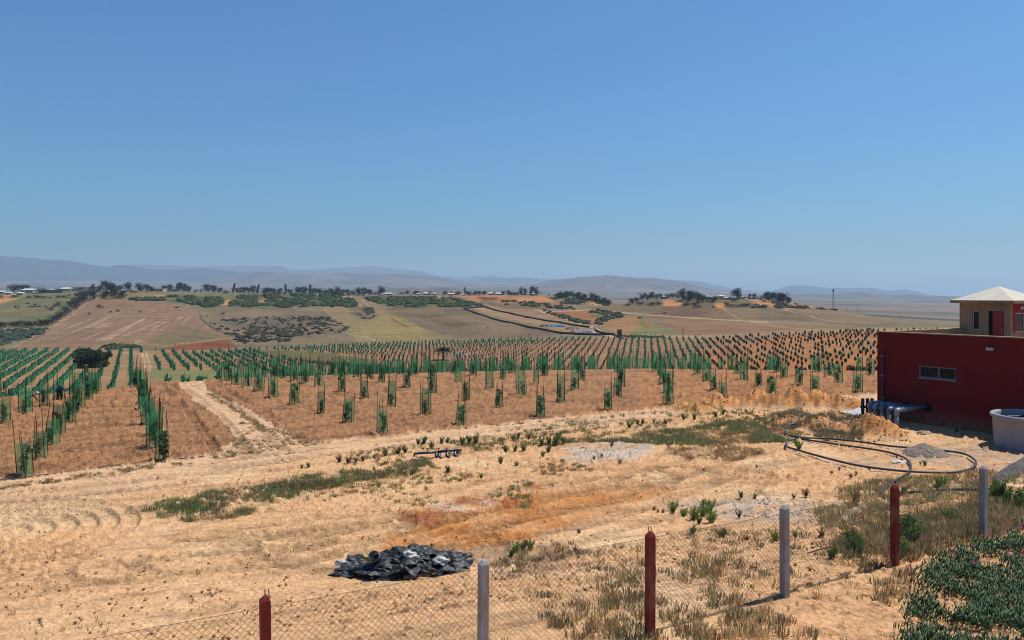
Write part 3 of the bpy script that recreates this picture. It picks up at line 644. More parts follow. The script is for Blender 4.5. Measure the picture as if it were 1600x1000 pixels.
def plant_at(X, Y, lg, ls, grp, visible=True):
    Z = float(zg(np.array(X), np.array(Y))); k = r_.randrange(8)
    sc = r_.uniform(.86, 1.12)
    put(GP, gused, k, (X, Y, Z), r_.uniform(-.3, .3), sc, lg, "net tree guards of the " + grp)
    if Y < 58 and r_.random() < .93: put(SP, sused, r_.randrange(5), (X + r_.uniform(-.05, .05), Y, Z), r_.uniform(0, 6), r_.uniform(.7, 1.1), ls, "saplings inside the guards of the " + grp)
def w0(px, py): d = H * F / (py - HZ); return np.array([(px - 800) / F * d, d])
# right block: grid vectors a along the road edge, b away from the eye
cand = []
front = [(597,680),(720,665),(845,652),(950,641),(1044,634),(1129,626),(1205,622),(1273,616),(1340,613),(1408,609),(1480,606),(1550,603),(1620,600)]
for i, f in enumerate(front):
    o = w0(*f); q_ = min(1, max(0, (i - 2) / 4)); bv = np.array([-1.9 - .42 * q_, 2.78 + .34 * q_])
    for j in range(0, 50):
        p = o + bv * (j if j < 5 else 5 + (j - 5) * .62) + np.array([r_.uniform(-.12, .12), r_.uniform(-.12, .12)]) * (j > 0)
        if p[1] > 96: break
        px = 800 + F * p[0] / p[1]
        if px < 300 or px > 1660 or (px > 1352 and p[1] > 30 and px > 1362): continue
        # nothing grows on the track or on the green strip to the left
        if px < 330 and p[1] < 60: continue
        if p[1] > crest(px) + (30 if px > 420 else 10): continue
        cand.append((p[1] - crest(px) * .0, 'r', i, j, p))
for i, f in enumerate([(252,721),(40,745),(5,662)]):
    o = w0(*f); bl = [np.array([-1.50, 2.95]), np.array([-1.32, 3.06]), np.array([-.80, 3.2])][i]
    for j in range(0, 16):
        p = o + bl * (j * .8) + np.array([r_.uniform(-.1, .1), r_.uniform(-.1, .1)]) * (j > 0)
        px = 800 + F * p[0] / p[1]
        if p[1] > crest(px) + 2.5 or px < -40: continue
        cand.append((p[1], 'l', i, j, p))
for i in range(4):      # rows further left
    o = w0(5, 662) + np.array([-3.2, -.8]) * (i + 1)
    for j in range(1, 14):
        p = o + np.array([-1.0, 3.1]) * .8 * j; px = 800 + F * p[0] / p[1]
        if p[1] > crest(px) + 3 or px < -60: continue
        cand.append((p[1], 'l', 3 + i, j, p))
cand.sort(key=lambda c: c[0])
over = cand[300:]; cand = cand[:300]
LN = ["row beside the dirt track", "near left corner row", "row behind the corner row", "far left outer row", "second far left outer row", "third far left outer row", "last far left outer row"]
for d, side, i, j, p in cand:
    if side == 'r':
        if j == 0: a = "%s front guard from the track along the right edge" % ordn(i)
        else: a = "guard %s behind the %s front guard, right planting" % (ordn(j - 1), ordn(i))
        plant_at(p[0], p[1], "green net " + a, "sapling in " + a, "right planting")
    else:
        a = "%s guard from the front in the %s" % (ordn(j), LN[i])
        plant_at(p[0], p[1], "green net " + a, "sapling in " + a, "left planting")

# the valley planting: thousands, past counting
def farplants(pts, hgt, wid, m, name, stake, bushy, label, cat):
    n = len(pts); pts = np.asarray(pts); Z = basez(pts[:, 0], pts[:, 1])
    rg = np.random.default_rng(5); V = []; Fc = []; base = 0
    h = hgt * rg.uniform(.75, 1.15, n); w_ = wid * rg.uniform(.75, 1.25, n); seg = 5
    a = rg.uniform(0, 6.28, n)
    prof = [(1.0, 0), (1.0, .5), (.88, 1.0)] if not bushy else [(.35, .05), (1.0, .35), (.75, .7), (.08, 1.0)]
    for rad, t in prof:
        for k in range(seg):
            jr = rg.uniform(.7, 1.2, n)
            V.append(np.stack([pts[:, 0] + np.cos(a + k * 2 * math.pi / seg) * w_ * rad * jr, pts[:, 1] + np.sin(a + k * 2 * math.pi / seg) * w_ * rad * jr, Z + h * t], 1))
    V = np.stack(V, 1)                                  # n, rings*seg, 3
    nv = V.shape[1]; f = np.array([(r * seg + k, r * seg + (k + 1) % seg, (r + 1) * seg + (k + 1) % seg, (r + 1) * seg + k) for r in range(len(prof) - 1) for k in range(seg)])
    Fq = (np.arange(n)[:, None, None] * nv + f[None]).reshape(-1, 4)
    o = obj(name, raw_mesh(name, V.reshape(-1, 3), Fq, m)); tag(o, label, cat, kind="stuff")
    if stake:
        V = []; r0 = .022
        for t in (0, 1):
            for k in range(3):
                V.append(np.stack([pts[:, 0] + .28 + np.cos(k * 2.1) * r0 + t * rg.uniform(-.06, .06, n), pts[:, 1] + np.sin(k * 2.1) * r0, Z + t * rg.uniform(1.3, 2.0, n)], 1))
        V = np.stack(V, 1); f = np.array([(k, (k + 1) % 3, 3 + (k + 1) % 3, 3 + k) for k in range(3)])
        o2 = obj("stake", raw_mesh("stake", V.reshape(-1, 3), (np.arange(n)[:, None, None] * 6 + f[None]).reshape(-1, 4), M_stake), o); o2["kind"] = "stuff"
ra = math.atan(-.483); rb = np.array([math.sin(ra), math.cos(ra)]); rp = np.array([math.cos(ra), -math.sin(ra)])
A_, B_ = 3.05, 4.3
left, right, bushy, small = [], [], [], []
GAP = [[(216, 640), (222, 545), (240, 545), (246, 640)], [(395, 547), (470, 549), (550, 555), (640, 576), (612, 582), (540, 570), (463, 563), (415, 556)], [(232, 594), (238, 578), (395, 581), (450, 596)], [(118, 580), (118, 568), (175, 568), (175, 580)], [(722, 548), (722, 556), (705, 553)], [(676, 570), (676, 556), (710, 556), (710, 570)], [(1318, 568), (1365, 568), (1365, 590), (1318, 590)]]
for i in range(-90, 150):
    for j in range(10, 110):
        p = rp * (i * A_) + rb * (j * B_) + rng.uniform(-.22, .22, 2)
        if not 100 < p[1] < 352: continue
        px = 800 + F * p[0] / p[1]
        if not -80 < px < 1700: continue
        dm = float(midst(px)); e = np.interp(px, [0, 300, 400, 600, 800, 1000, 1200, 1370, 1600], [254, 262, 296, 326, 337, 333, 298, 270, 262])
        if p[1] < dm - 22 or p[1] > e: continue
        z = float(basez(p[0], p[1])); py = proj(p[0], p[1], z)[1]
        if any(inpoly(np.array([px]), np.array([py]), g)[0] for g in GAP): continue
        if px < 230: left.append((p[0], p[1])); left.append((p[0] + rb[0] * B_ / 2, p[1] + rb[1] * B_ / 2))
        elif px > 1085 + (py - 527) * -.9 and rng.random() < sstep(1050, 1150, px) + .2:
            if rng.random() < .8: bushy.append(p)
        elif 470 < px < 960 and py > np.interp(px, [480, 640, 800, 960], [557, 548, 541, 528]) + rng.uniform(-1, 1) and rng.random() < .93: small.append(p)
        elif rng.random() < .97: right.append(p)
farplants(left, 1.2, .36, M_netfar, "tree_guard", True, False, "green netted saplings in long straight rows on the valley floor, left", "tree guards")
farplants(right, 1.2, .33, M_netfar, "tree_guard", True, False, "green netted saplings in fanning rows across the middle of the valley", "tree guards")
farplants(small, 1.15, .17, mat("small_sapling_far", alb(70, 88, 60), .8, .1, noise=.35, nscale=.8), "young_tree", True, False, "small dark bare-staked saplings in the middle of the valley planting", "young trees")
M_fleaf = mat("young_tree_leaf", alb(62, 92, 50), .8, .1, noise=.35, nscale=.8)
farplants(bushy, 1.45, .42, M_fleaf, "young_tree", False, True, "unnetted bushy young trees dotted over orange soil, far right slope", "young trees")
if over: farplants([p for *_, p in over], 1.1, .27, M_net, "tree_guard", True, False, "green net guards along the brow of the near planting, last ranks", "tree guards")

# ---------------------------------------------------------------- trees and bushes
def tree_leaf(n, c): return mat(n, alb(*c), .8, .12, noise=.45, nscale=.9, translucent=.15)
M_T = [tree_leaf("dark_foliage", (34, 46, 32)), tree_leaf("olive_foliage", (50, 60, 40)), tree_leaf("blue_green_foliage", (38, 54, 44)), tree_leaf("brown_scrub_foliage", (92, 84, 68))]
def crown(kind, seed, m, dens=1.0):
    rg = np.random.default_rng(seed); mb = MB()
    if kind == 'round': cl = [(rg.uniform(-.3, .3), rg.uniform(-.3, .3), rg.uniform(.2, .78), rg.uniform(.19, .27)) for _ in range(16)]
    elif kind == 'tall': cl = [(rg.uniform(-.17, .17), rg.uniform(-.17, .17), .12 + .72 * i / 11, rg.uniform(.13, .2)) for i in range(12)]
    elif kind == 'wide': cl = [(rg.uniform(-.42, .42), rg.uniform(-.35, .35), rg.uniform(.2, .75), rg.uniform(.17, .27)) for _ in range(20)]
    else: cl = [(rg.uniform(-.33, .33), rg.uniform(-.33, .33), rg.uniform(.2, .62), rg.uniform(.2, .32)) for _ in range(10)]
    for x, y, z, r in cl:
        leafcloud(mb, x, y, z, r, r, r * .8, int(80 * dens), .038, rg, .35, .3)
    return raw_mesh("crown", np.concatenate(mb.v), mb.f, m)
def trunkmesh(seed, top=.6):
    rg = random.Random(seed); mb = MB(); mb.tube([(0, 0, -.06), (.01, .0, .2), (-.01, .01, top)], [.035, .026, .012], 6)
    for k in range(4):
        a = rg.uniform(0, 6.28); z = rg.uniform(.22, .45); mb.tube([(0, 0, z), (math.cos(a) * .16, math.sin(a) * .16, z + .2)], [.016, .006], 5)
    return raw_mesh("trunk", np.concatenate(mb.v), mb.f, M_bark)
CR = {(k, c, s): crown(k, 400 + 10 * s + c, M_T[c]) for k in ('round', 'tall', 'wide', 'bush') for c in range(4) for s in range(2) if (k == 'bush' or c < 3)}
TR = [trunkmesh(i) for i in range(3)]
def tree(px, py, wpx, hpx, kind, c, label, group, dmin=60, dmax=990, name=None):
    X, Y, Z = P(px, py, dmin, dmax); wm = wpx * Y / F; hm = hpx * Y / F
    nm = name or ('bush' if kind == 'bush' else 'tree')
    root = thing(nm, label, 'bush' if kind == 'bush' else 'tree', (X, Y, Z - .1), r_.uniform(0, 6.28), group)
    root.scale = (wm * 1.25, wm * 1.25, hm * 1.12)
    obj("crown", CR[(kind, c, r_.randrange(2))], root)
    if kind != 'bush': obj("trunk", TR[r_.randrange(3)], root)
    return root
def cluster(items, where, group, default):
    items = sorted(items, key=lambda t: t[0]); n = len(items)
    for i, it in enumerate(items):
        px, py, w_, h_ = it[:4]; kind = it[4] if len(it) > 4 else default; c = it[5] if len(it) > 5 else r_.choice([0, 0, 1, 2])
        adj = {'round': 'round dark', 'tall': 'tall slim dark', 'wide': 'broad dark', 'bush': 'low dark'}[kind]
        nn = 'bush' if kind == 'bush' else 'tree'
        tree(px, py, w_, h_, kind, c, "%s %s, %s from the left %s" % (adj, nn, ordn(i), where), group)
cluster([(22,457,17,14),(39,453,15,13),(61,458,17,12,'bush'),(90,452,8,5,'bush'),(117,456,11,9,'bush'),(126,456,12,10,'bush'),(136,456,12,9,'bush'),(146,467,15,22,'tall'),(155,457,10,12),(165,455,16,17),(174,455,10,14),(162,467,13,16),(177,467,20,22),(191,466,13,13),(187,455,11,10),(200,455,14,14),(208,458,9,6,'bush')],
        "behind the hedge end, upper left", "trees along the left end of the far ridge", 'round')
cluster([(220,455,14,14),(229,455,10,12),(236,456,9,9),(258,452,9,10),(266,452,9,12),(279,455,12,15),(287,455,12,14),(294,455,9,10),(305,456,8,5,'bush'),(313,456,4,5,'tall'),(322,456,13,14),(334,456,12,13),(343,457,8,9),(352,459,12,7,'bush'),(365,458,8,15,'tall'),(372,458,9,9)],
        "above the ploughed slope", "trees on the ridge above the ploughed slope", 'round')
cluster([(380,457,10,10),(388,457,10,11),(396,457,9,13),(403,457,8,14,'tall'),(412,457,12,9),(419,457,10,10),(428,457,12,9),(437,457,10,9),(446,458,7,15,'tall'),(454,458,11,8),(465,458,11,12),(474,458,12,13),(484,459,8,16,'tall'),(491,459,10,11),(499,460,11,10),(508,461,10,9),(518,461,10,11),(525,462,12,15),(533,462,10,11),(543,461,9,10),(552,461,8,8),(560,462,11,13),(568,462,11,13),(578,461,10,10),(588,461,7,6,'bush'),(595,462,12,15)],
        "in the dense ridge belt", "trees in the dense belt on the far ridge", 'round')
cluster([(627,460,8,5,'bush'),(636,455,6,7),(645,458,7,5,'bush'),(652,458,9,7),(672,461,6,6),(695,461,8,7),(704,461,6,6),(715,461,9,6),(727,461,6,12,'tall'),(733,462,9,7),(742,461,7,7),(749,461,7,7),(756,461,8,7),(773,460,5,5),(786,458,7,7),(795,459,8,8),(814,460,7,14),(821,460,6,12),(831,460,8,15),(839,460,9,14),(858,461,5,3,'bush')],
        "on the open middle ridge", "trees scattered on the middle of the far ridge", 'round')
it = []
rg = random.Random(11)
for k in range(30):
    x = rg.uniform(867, 950); t = (x - 867) / 83; top = 460 + 1.5 * math.sin(x * .3); bot = 465 + 12 * t
    it.append((x, rg.uniform(top + 3, max(bot, 466)), rg.uniform(9, 14), rg.uniform(6, 10), 'bush'))
it += [(885,461,9,8,'round'),(893,461,8,8,'round'),(905,463,11,9,'round'),(914,463,9,9,'round'),(925,465,12,13,'round'),(934,468,11,12,'round'),(943,473,10,10,'round'),(948,477,9,9,'round')]
cluster(it, "in the thicket left of the gap", "bushes and trees of the thicket left of the gap", 'bush')
cluster([(980,478,9,6,'bush'),(988,475,11,10),(994,472,9,8),(1004,468,11,13),(1012,468,10,9),(1018,467,9,13),(1025,468,8,9),(1032,467,8,9),(1000,477,12,7,'bush'),(1016,478,13,7,'bush'),(1028,476,11,6,'bush'),(1044,466,9,8),(1051,466,9,9),(1058,466,6,6)],
        "on the left of the wooded knoll", "trees on the left of the wooded knoll", 'round')
cluster([(1066,470,14,20,'wide'),(1076,471,13,16),(1083,474,16,22,'wide'),(1092,473,12,16),(1099,472,9,12),(1085,480,10,9,'bush'),(1072,478,11,7,'bush'),(1106,471,10,8),(1113,472,12,9),(1091,481,9,6,'bush'),(1120,469,9,7),(1127,468,7,5,'bush'),(1140,468,8,6,'bush'),(1152,468,15,19,'wide'),(1148,471,10,8,'bush'),(1163,467,7,5,'bush')],
        "beside the knoll houses", "trees round the knoll houses", 'round')
cluster([(1172,465,6,9),(1178,464,7,10),(1185,467,6,6,'bush'),(1189,466,5,7),(1197,471,12,16),(1207,472,15,17,'wide'),(1217,473,14,16),(1224,474,14,18,'wide'),(1231,475,10,12),(1212,475,12,7,'bush'),(1222,477,12,6,'bush'),(1136,479,11,8,'bush'),(1145,480,10,6,'bush'),(1154,480,11,6,'bush'),(1163,480,10,8,'bush'),(1170,480,9,8,'bush'),(1244,476,8,4,'bush'),(1258,480,8,5,'bush'),(1248,479,7,4,'bush')],
        "at the right end of the knoll", "trees at the right end of the wooded knoll", 'round')
hed = [(-20,514),(-8,514),(4,513),(16,512),(28,511),(38,512),(48,512),(58,511),(67,509),(75,508),(82,503),(90,499),(98,494),(105,489),(112,484),(119,479),(126,475),(133,471),(127,467),(138,465)]
cluster([(x, y, 16, 12, 'bush', 0 if i % 3 else 2) for i, (x, y) in enumerate(hed)] + [(110,478,12,10,'bush'),(118,472,12,10,'bush'),(124,462,12,8,'bush'),(136,460,14,8,'bush'),(144,462,10,9,'bush')], "in the curving hedge, far left", "bushes of the curving hedge", 'bush')
cluster([(1,466,8,6),(20,465,13,6),(44,466,8,5),(54,466,8,6),(60,466,7,6),(66,466,8,5),(75,466,5,3),(80,466,4,3),(90,466,9,7),(100,466,7,6),(108,463,4,5),(106,466,6,2),(90,479,12,10,'bush',3),(107,474,6,5)], "in the green meadow, far left", "bushes in the far left meadow", 'bush')
cluster([(156,482,8,8,'bush'),(173,489,5,5,'bush'),(184,488,6,6,'bush'),(140,492,5,5,'bush',3),(219,488,4,4,'bush',3),(348,491,7,4,'bush'),(324,495,3,3,'bush',3),(277,481,8,3,'bush')], "alone on the ploughed slope", "lone bushes on the ploughed slope", 'bush')
cluster([(1038,491,4,5,'bush',0),(1001,498,8,4,'bush'),(762,512,3,2,'bush',0),(782,530,3,2,'bush',0),(895,519,6,4,'bush',0),(920,502,6,3,'bush'),(1114,481,5,4,'bush')], "dotting the slopes right of centre", "lone bushes on the right slopes", 'bush')
cluster([(1325,518,8,6,'bush'),(1335,518,7,7,'bush'),(1346,518,7,6,'bush'),(1357,518,9,8,'bush')], "at the far edge of the orange field", "bushes at the edge of the orange field", 'bush')

# the big shrub in the left rows, a low bush by the red building
CRb = crown('wide', 950, tree_leaf("evergreen_foliage", (72, 88, 52)), 5)
X, Y, Z = P(145, 573); s = 54 * Y / F
t = thing("tree", "broad dark evergreen shrub standing alone among the left valley rows", "shrub tree", (X, Y, Z - .5)); t.scale = (s, s, 30 * Y / F * 1.15)
obj("crown", CRb, t); obj("trunk", TR[0], t)
X, Y, Z = P(1343, 590, 100); t = thing("bush", "dusty green bush beyond the guards, just left of the red building", "bush", (X, Y, Z - .3)); s = 34 * Y / F; t.scale = (s, s, 24 * Y / F); obj("crown", crown('bush', 960, M_T[2], 3), t)

# date palm
X, Y, Z = P(693, 563, 100, 340); hm = 25 * Y / F
t = thing("palm_tree", "small date palm with arching fronds standing alone in the valley planting", "palm tree", (X, Y, Z))
mb = MB(); mb.tube([(0, 0, -.3), (.08, 0, hm * .35), (0, 0, hm * .62)], [.34, .26, .3], 9); part("trunk", mb, M_bark, t)
M_palm = mat("palm_frond", alb(84, 92, 56), .6, .3, translucent=.2)
for k in range(30):
    a = k * 2.4; el = random.Random(k).uniform(.1, 1.4); mb = MB(); Lf = hm * .62; prev = None
    for q in range(11):
        s = q / 10; x = Lf * s * math.cos(el * .8); z = hm * .62 + Lf * (s * math.sin(el) - .62 * s * s); prev = (x * math.cos(a), x * math.sin(a), z)
        nx, ny = -math.sin(a), math.cos(a); wl = Lf * .30 * math.sin(min(1, s + .12) * math.pi * .93)
        dx, dy = math.cos(a) * .20 * Lf, math.sin(a) * .20 * Lf
        for sg in (1, -1):
            mb.add([(prev[0] - dx * .45, prev[1] - dy * .45, z), (prev[0] + dx * .45, prev[1] + dy * .45, z), (prev[0] + nx * wl * sg + dx * .8, prev[1] + ny * wl * sg + dy * .8, z - wl * .5)], [(0, 1, 2)])
    part("frond", mb, M_palm, t)

# scrub carpets on the far slopes
def scrub(polys, n, size, cols, label, seed, dmax=960):
    rg = np.random.default_rng(seed); V = []; C = []; cnt = 0
    xs = [p[0] for q in polys for p in q]; ys = [p[1] for q in polys for p in q]
    PXs, PYs = rg.uniform(min(xs), max(xs), n * 6), rg.uniform(min(ys), max(ys), n * 6)
    ok = np.zeros(PXs.shape, bool)
    for q in polys: ok |= inpoly(PXs, PYs, q)
    ok &= vnoise(PXs / 9, PYs / 3, seed) > .38
    PXs, PYs = PXs[ok][:n], PYs[ok][:n]; pts = Pfar(PXs, PYs, 250, dmax); n = len(pts); sz = size * rg.uniform(.5, 1.4, n); L_ = []
    seg = 6
    for rad, t in [(.9, 0), (1.0, .35), (.6, .75), (.05, .95)]:
        for k in range(seg):
            j = rg.uniform(.65, 1.3, n); L_.append(np.stack([pts[:, 0] + np.cos(k * 2 * math.pi / seg) * sz * rad * j, pts[:, 1] + np.sin(k * 2 * math.pi / seg) * sz * rad * j, pts[:, 2] - .15 + sz * .85 * t * rg.uniform(.8, 1.2, n)], 1))
    V = np.stack(L_, 1); nv = V.shape[1]; f = np.array([(r * seg + k, r * seg + (k + 1) % seg, (r + 1) * seg + (k + 1) % seg, (r + 1) * seg + k) for r in range(3) for k in range(seg)])
    ci = rg.integers(0, len(cols), n); CC = np.array([alb(*c) for c in cols])[ci] * rg.uniform(.75, 1.25, (n, 1)); CC = np.repeat(CC[:, None], nv, 1).reshape(-1, 3)
    o = obj("scrub", raw_mesh("scrub", V.reshape(-1, 3), (np.arange(n)[:, None, None] * nv + f[None]).reshape(-1, 4), M_scrub, False, CC)); tag(o, label, "scrub", kind="stuff")
M_scrub = mat("scrub_foliage", (1, 1, 1), .9, .1, noise=.3, nscale=.5, attr="col")
G1 = [(52, 66, 36), (66, 82, 42), (84, 92, 54)]; G2 = [(72, 70, 54), (86, 80, 64), (62, 64, 46)]
scrub([[(260,463),(345,466),(350,474),(322,481),(290,474)], [(200,467),(258,466),(255,470),(200,470)]], 420, 1.9, G1, "green scrub along the ridge above the ploughed slope", 1)
scrub([[(352,478),(372,464),(420,460),(540,461),(560,474),(552,481),(500,479),(440,481)]], 750, 1.8, G1, "green scrub on the upper slope left of the ridge track", 2)
scrub([[(566,465),(700,465),(758,478),(722,480),(620,480),(590,474)]], 800, 1.7, G1, "green scrub belt between the ridge track and the fenced plot", 3)
scrub([[(345,500),(400,496),(510,494),(548,512),(530,520),(460,527),(400,522)], [(545,482),(580,480),(590,496),(565,500)]], 520, 1.0, G2, "dark low scrub dotted over the middle slope", 4)
scrub([[(318,500),(350,512),(400,530),(380,540),(350,520)], [(340,515),(460,522),(450,535),(380,535)]], 110, 1.3, G2, "sparse dark tufts below the middle scrub", 5)
scrub([[(780,470),(820,472),(870,474),(905,484),(860,482),(790,476)], [(860,466),(950,470),(950,478),(880,476)], [(1225,478),(1275,481),(1290,484),(1230,482)], [(1180,476),(1225,478),(1220,482),(1175,481)]], 420, 1.5, G1 + G2, "scrub around the sandy banks of the right ridge", 6)
scrub([[(905,484),(935,484),(970,490),(975,495),(950,502),(945,508),(930,507),(935,498),(950,492),(915,488)], [(842,484),(880,492),(925,506),(915,508),(870,495)]], 260, 1.3, G1 + G2, "scrub lining the gully below the right ridge", 7)
scrub([[(0,516),(75,515),(95,504),(60,524),(10,538),(-60,545),(-60,516)]], 500, 1.3, [(74, 88, 74), (64, 78, 62)], "grey green scrub below the curving hedge", 8)
scrub([[(30,473),(90,480),(60,486),(20,482)], [(60,476),(86,478),(84,486),(68,484)]], 40, 1.0, G2, "small tufts in the far left meadow", 9)
scrub([[(180,541),(192,540),(190,546),(170,547)], [(165,540),(215,541),(215,544),(165,545)]], 60, 1.2, G1, "green tufts at the foot of the ploughed slope", 10)
scrub([[(955,524),(1000,525),(1040,527),(1040,529),(970,528)]], 120, .8, G1, "hedge of low weeds along the valley field edge", 11)
# ---------------------------------------------------------------- the red pump house
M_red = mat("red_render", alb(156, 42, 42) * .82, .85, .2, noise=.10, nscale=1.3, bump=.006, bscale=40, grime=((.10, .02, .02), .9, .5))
M_red2 = mat("red_render_sunlit", alb(190, 62, 66), .85, .2, noise=.10, nscale=2, bump=.004, bscale=40)  # lighter copy of the red render, sunlight put into the colour
M_plaster = mat("sandy_plaster", alb(208, 172, 136), .9, .15, noise=.16, nscale=1.6, bump=.01, bscale=25, grime=((.16, .12, .09), 1.2, .6))
M_cop = mat("coping_plaster", alb(206, 178, 146), .9, .15, noise=.15, nscale=3)
M_roof = mat("pale_roof_slab", alb(246, 236, 218), .8, .2, noise=.07, nscale=2.0, grime=((.55, .46, .36), 1.0, .5))
M_deck = mat("roof_deck", alb(196, 176, 150), .9, .1, noise=.15, nscale=2)
M_reddoor = mat("red_metal_door", alb(196, 48, 56), .45, .4, noise=.06, nscale=3)
M_white = mat("white_frame", alb(235, 235, 235), .4, .4)
M_grey = mat("grey_frame", alb(168, 182, 198), .5, .4)
M_glass = mat("window_glass", (.012, .016, .02), .12, .18)
M_dark = mat("black_parts_and_shade", (.012, .012, .014), .9, .1)  # near-black for painted shade in openings and for some dark parts
M_pvc = mat("grey_pvc_pipe", alb(164, 178, 194), .35, .45, noise=.08, nscale=4)
M_pvcb = mat("blue_grey_fitting", alb(104, 122, 160), .35, .45)
M_blk = mat("black_pipe", (.016, .017, .02), .45, .4, noise=.3, nscale=8)
M_hose = mat("black_hose", (.028, .032, .040), .55, .45, noise=.5, nscale=6)
M_lamp = mat("white_lamp_case", alb(236, 238, 240), .4, .4)
C0 = (16.70, 36.05, 0.0); ANG = math.atan2(-3.2, 1.9)
N = M_red.node_tree; bs = N.nodes["Principled BSDF"]; src = bs.inputs["Base Color"].links[0].from_socket; tc = N.nodes["Texture Coordinate"]
sp = N.nodes.new("ShaderNodeSeparateXYZ"); N.links.new(tc.outputs["Object"], sp.inputs[0]); nn = N.nodes.new("ShaderNodeTexNoise"); nn.inputs["Scale"].default_value = 3.5; nn.inputs["Detail"].default_value = 8; N.links.new(tc.outputs["Object"], nn.inputs["Vector"])
mr = N.nodes.new("ShaderNodeMapRange"); mr.inputs[1].default_value = .75; mr.inputs[2].default_value = 0; N.links.new(sp.outputs[2], mr.inputs[0]); mm = N.nodes.new("ShaderNodeMath"); mm.operation = 'MULTIPLY'; N.links.new(mr.outputs[0], mm.inputs[0]); N.links.new(nn.outputs["Fac"], mm.inputs[1])
mx = N.nodes.new("ShaderNodeMix"); mx.data_type = 'RGBA'; N.links.new(mm.outputs[0], mx.inputs[0]); N.links.new(src, mx.inputs[6]); mx.inputs[7].default_value = (.30, .19, .12, 1); N.links.new(mx.outputs[2], bs.inputs["Base Color"])   # dust splashed up from the yard
bld = thing("pump_house", "dark red flat-roofed pump house with a small roof room, at the right edge", "building", C0, ANG)
def wallgrid(mb, L_, z0, z1, th, holes, y0=0.0):
    """wall along local x from 0 to L_, outer face at y0, thickness th inward, rectangular holes (xa, xb, za, zb)"""
    xs = sorted({0, L_, *[h[0] for h in holes], *[h[1] for h in holes]}); zs = sorted({z0, z1, *[h[2] for h in holes], *[h[3] for h in holes]})
    solid = lambda i, j: 0 <= i < len(xs) - 1 and 0 <= j < len(zs) - 1 and not any(h[0] <= xs[i] < h[1] and h[2] <= zs[j] < h[3] for h in holes)
    for i in range(len(xs) - 1):
        for j in range(len(zs) - 1):
            if not solid(i, j): continue
            a, b, c, d = xs[i], xs[i + 1], zs[j], zs[j + 1]; A, B = y0, y0 + th
            mb.add([(a, A, c), (b, A, c), (b, A, d), (a, A, d)], [(0, 1, 2, 3)]); mb.add([(a, B, c), (b, B, c), (b, B, d), (a, B, d)], [(3, 2, 1, 0)])
            if not solid(i - 1, j): mb.add([(a, A, c), (a, B, c), (a, B, d), (a, A, d)], [(3, 2, 1, 0)])
            if not solid(i + 1, j): mb.add([(b, A, c), (b, B, c), (b, B, d), (b, A, d)], [(0, 1, 2, 3)])
            if not solid(i, j - 1): mb.add([(a, A, c), (b, A, c), (b, B, c), (a, B, c)], [(3, 2, 1, 0)])
            if not solid(i, j + 1): mb.add([(a, A, d), (b, A, d), (b, B, d), (a, B, d)], [(0, 1, 2, 3)])
def fpos(px, py):   # facade coordinates (along, height) seen at a picture position
    u = (px - 800) / F; ex, ey = math.cos(ANG), math.sin(ANG); s = (u * C0[1] - C0[0]) / (ex - u * ey); d = C0[1] + s * ey
    return s, H - (py - HZ) / F * d
LEN, DEP, WT = 13.0, 6.6, .22
wa, wz1 = fpos(1435, 573.5); wb_, wz0 = fpos(1493.5, 597)
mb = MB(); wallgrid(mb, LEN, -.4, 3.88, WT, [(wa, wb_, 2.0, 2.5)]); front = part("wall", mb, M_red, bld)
mb = MB(); mb.box(0, WT, WT, DEP, -.4, 3.88).box(LEN - WT, LEN, WT, DEP, -.4, 3.88).box(WT, LEN - WT, DEP - WT, DEP, -.4, 2.59)
part("wall", mb, M_plaster, bld)
mb = MB(); mb.box(WT, LEN - WT, WT, DEP - WT, 2.6, 2.8); part("roof_deck", mb, M_deck, bld)
mb = MB(); mb.box(-.02, LEN + .02, -.02, WT + .02, 3.883, 3.925).box(-.02, WT + .02, WT + .023, DEP + .02, 3.883, 3.925); part("coping", mb, M_cop, bld)
win = MB(); win.box(wa, wb_, .06, .11, 2.0, 2.045).box(wa, wb_, .06, .11, 2.455, 2.5).box(wa, wa + .05, .06, .11, 2.045, 2.455).box(wb_ - .05, wb_, .06, .11, 2.045, 2.455)
mid = (wa + wb_) / 2 + .05; win.box(mid - .035, mid + .035, .055, .115, 2.045, 2.455)
wo = part("window", win, M_grey, bld, label="low wide window with grey frame in the red wall")
g = MB(); g.box(wa + .05, mid - .035, .08, .09, 2.045, 2.455).box(mid + .035, wb_ - .05, .08, .09, 2.045, 2.455); part("pane", g, M_glass, wo)
b_ = MB()
for k in range(14):
    x = wa + .1 + k * (wb_ - wa - .2) / 13; b_.tube([(x, .035, 2.0), (x, .035, 2.5)], .006, 5)
part("grille", b_, M_blk, wo)
b_ = MB(); b_.box(wa - .03, wb_ + .03, -.035, -.002, 1.955, 1.995); part("sill", b_, M_grey, wo)
b_ = MB(); b_.box(wa, wb_, .24, .26, 1.9, 2.6); part("unlit_room_panel", b_, M_dark, wo)  # black sheet behind the panes, painted shade of the unlit room
# downpipe
s1, z1 = fpos(1381, 548); s2, z2 = fpos(1379, 626)
mb = MB(); mb.tube([(s1 - .02, -.07, .25), (s1, -.07, z1)], .05, 10); dp = part("downpipe", mb, mat("dark_downpipe", alb(92, 76, 96), .5, .3), bld, True)
mb = MB()
for z in (.9, 1.9, 2.8): mb.box(s1 - .07, s1 + .05, -.125, -.002, z, z + .04)
part("bracket", mb, M_grey, dp)
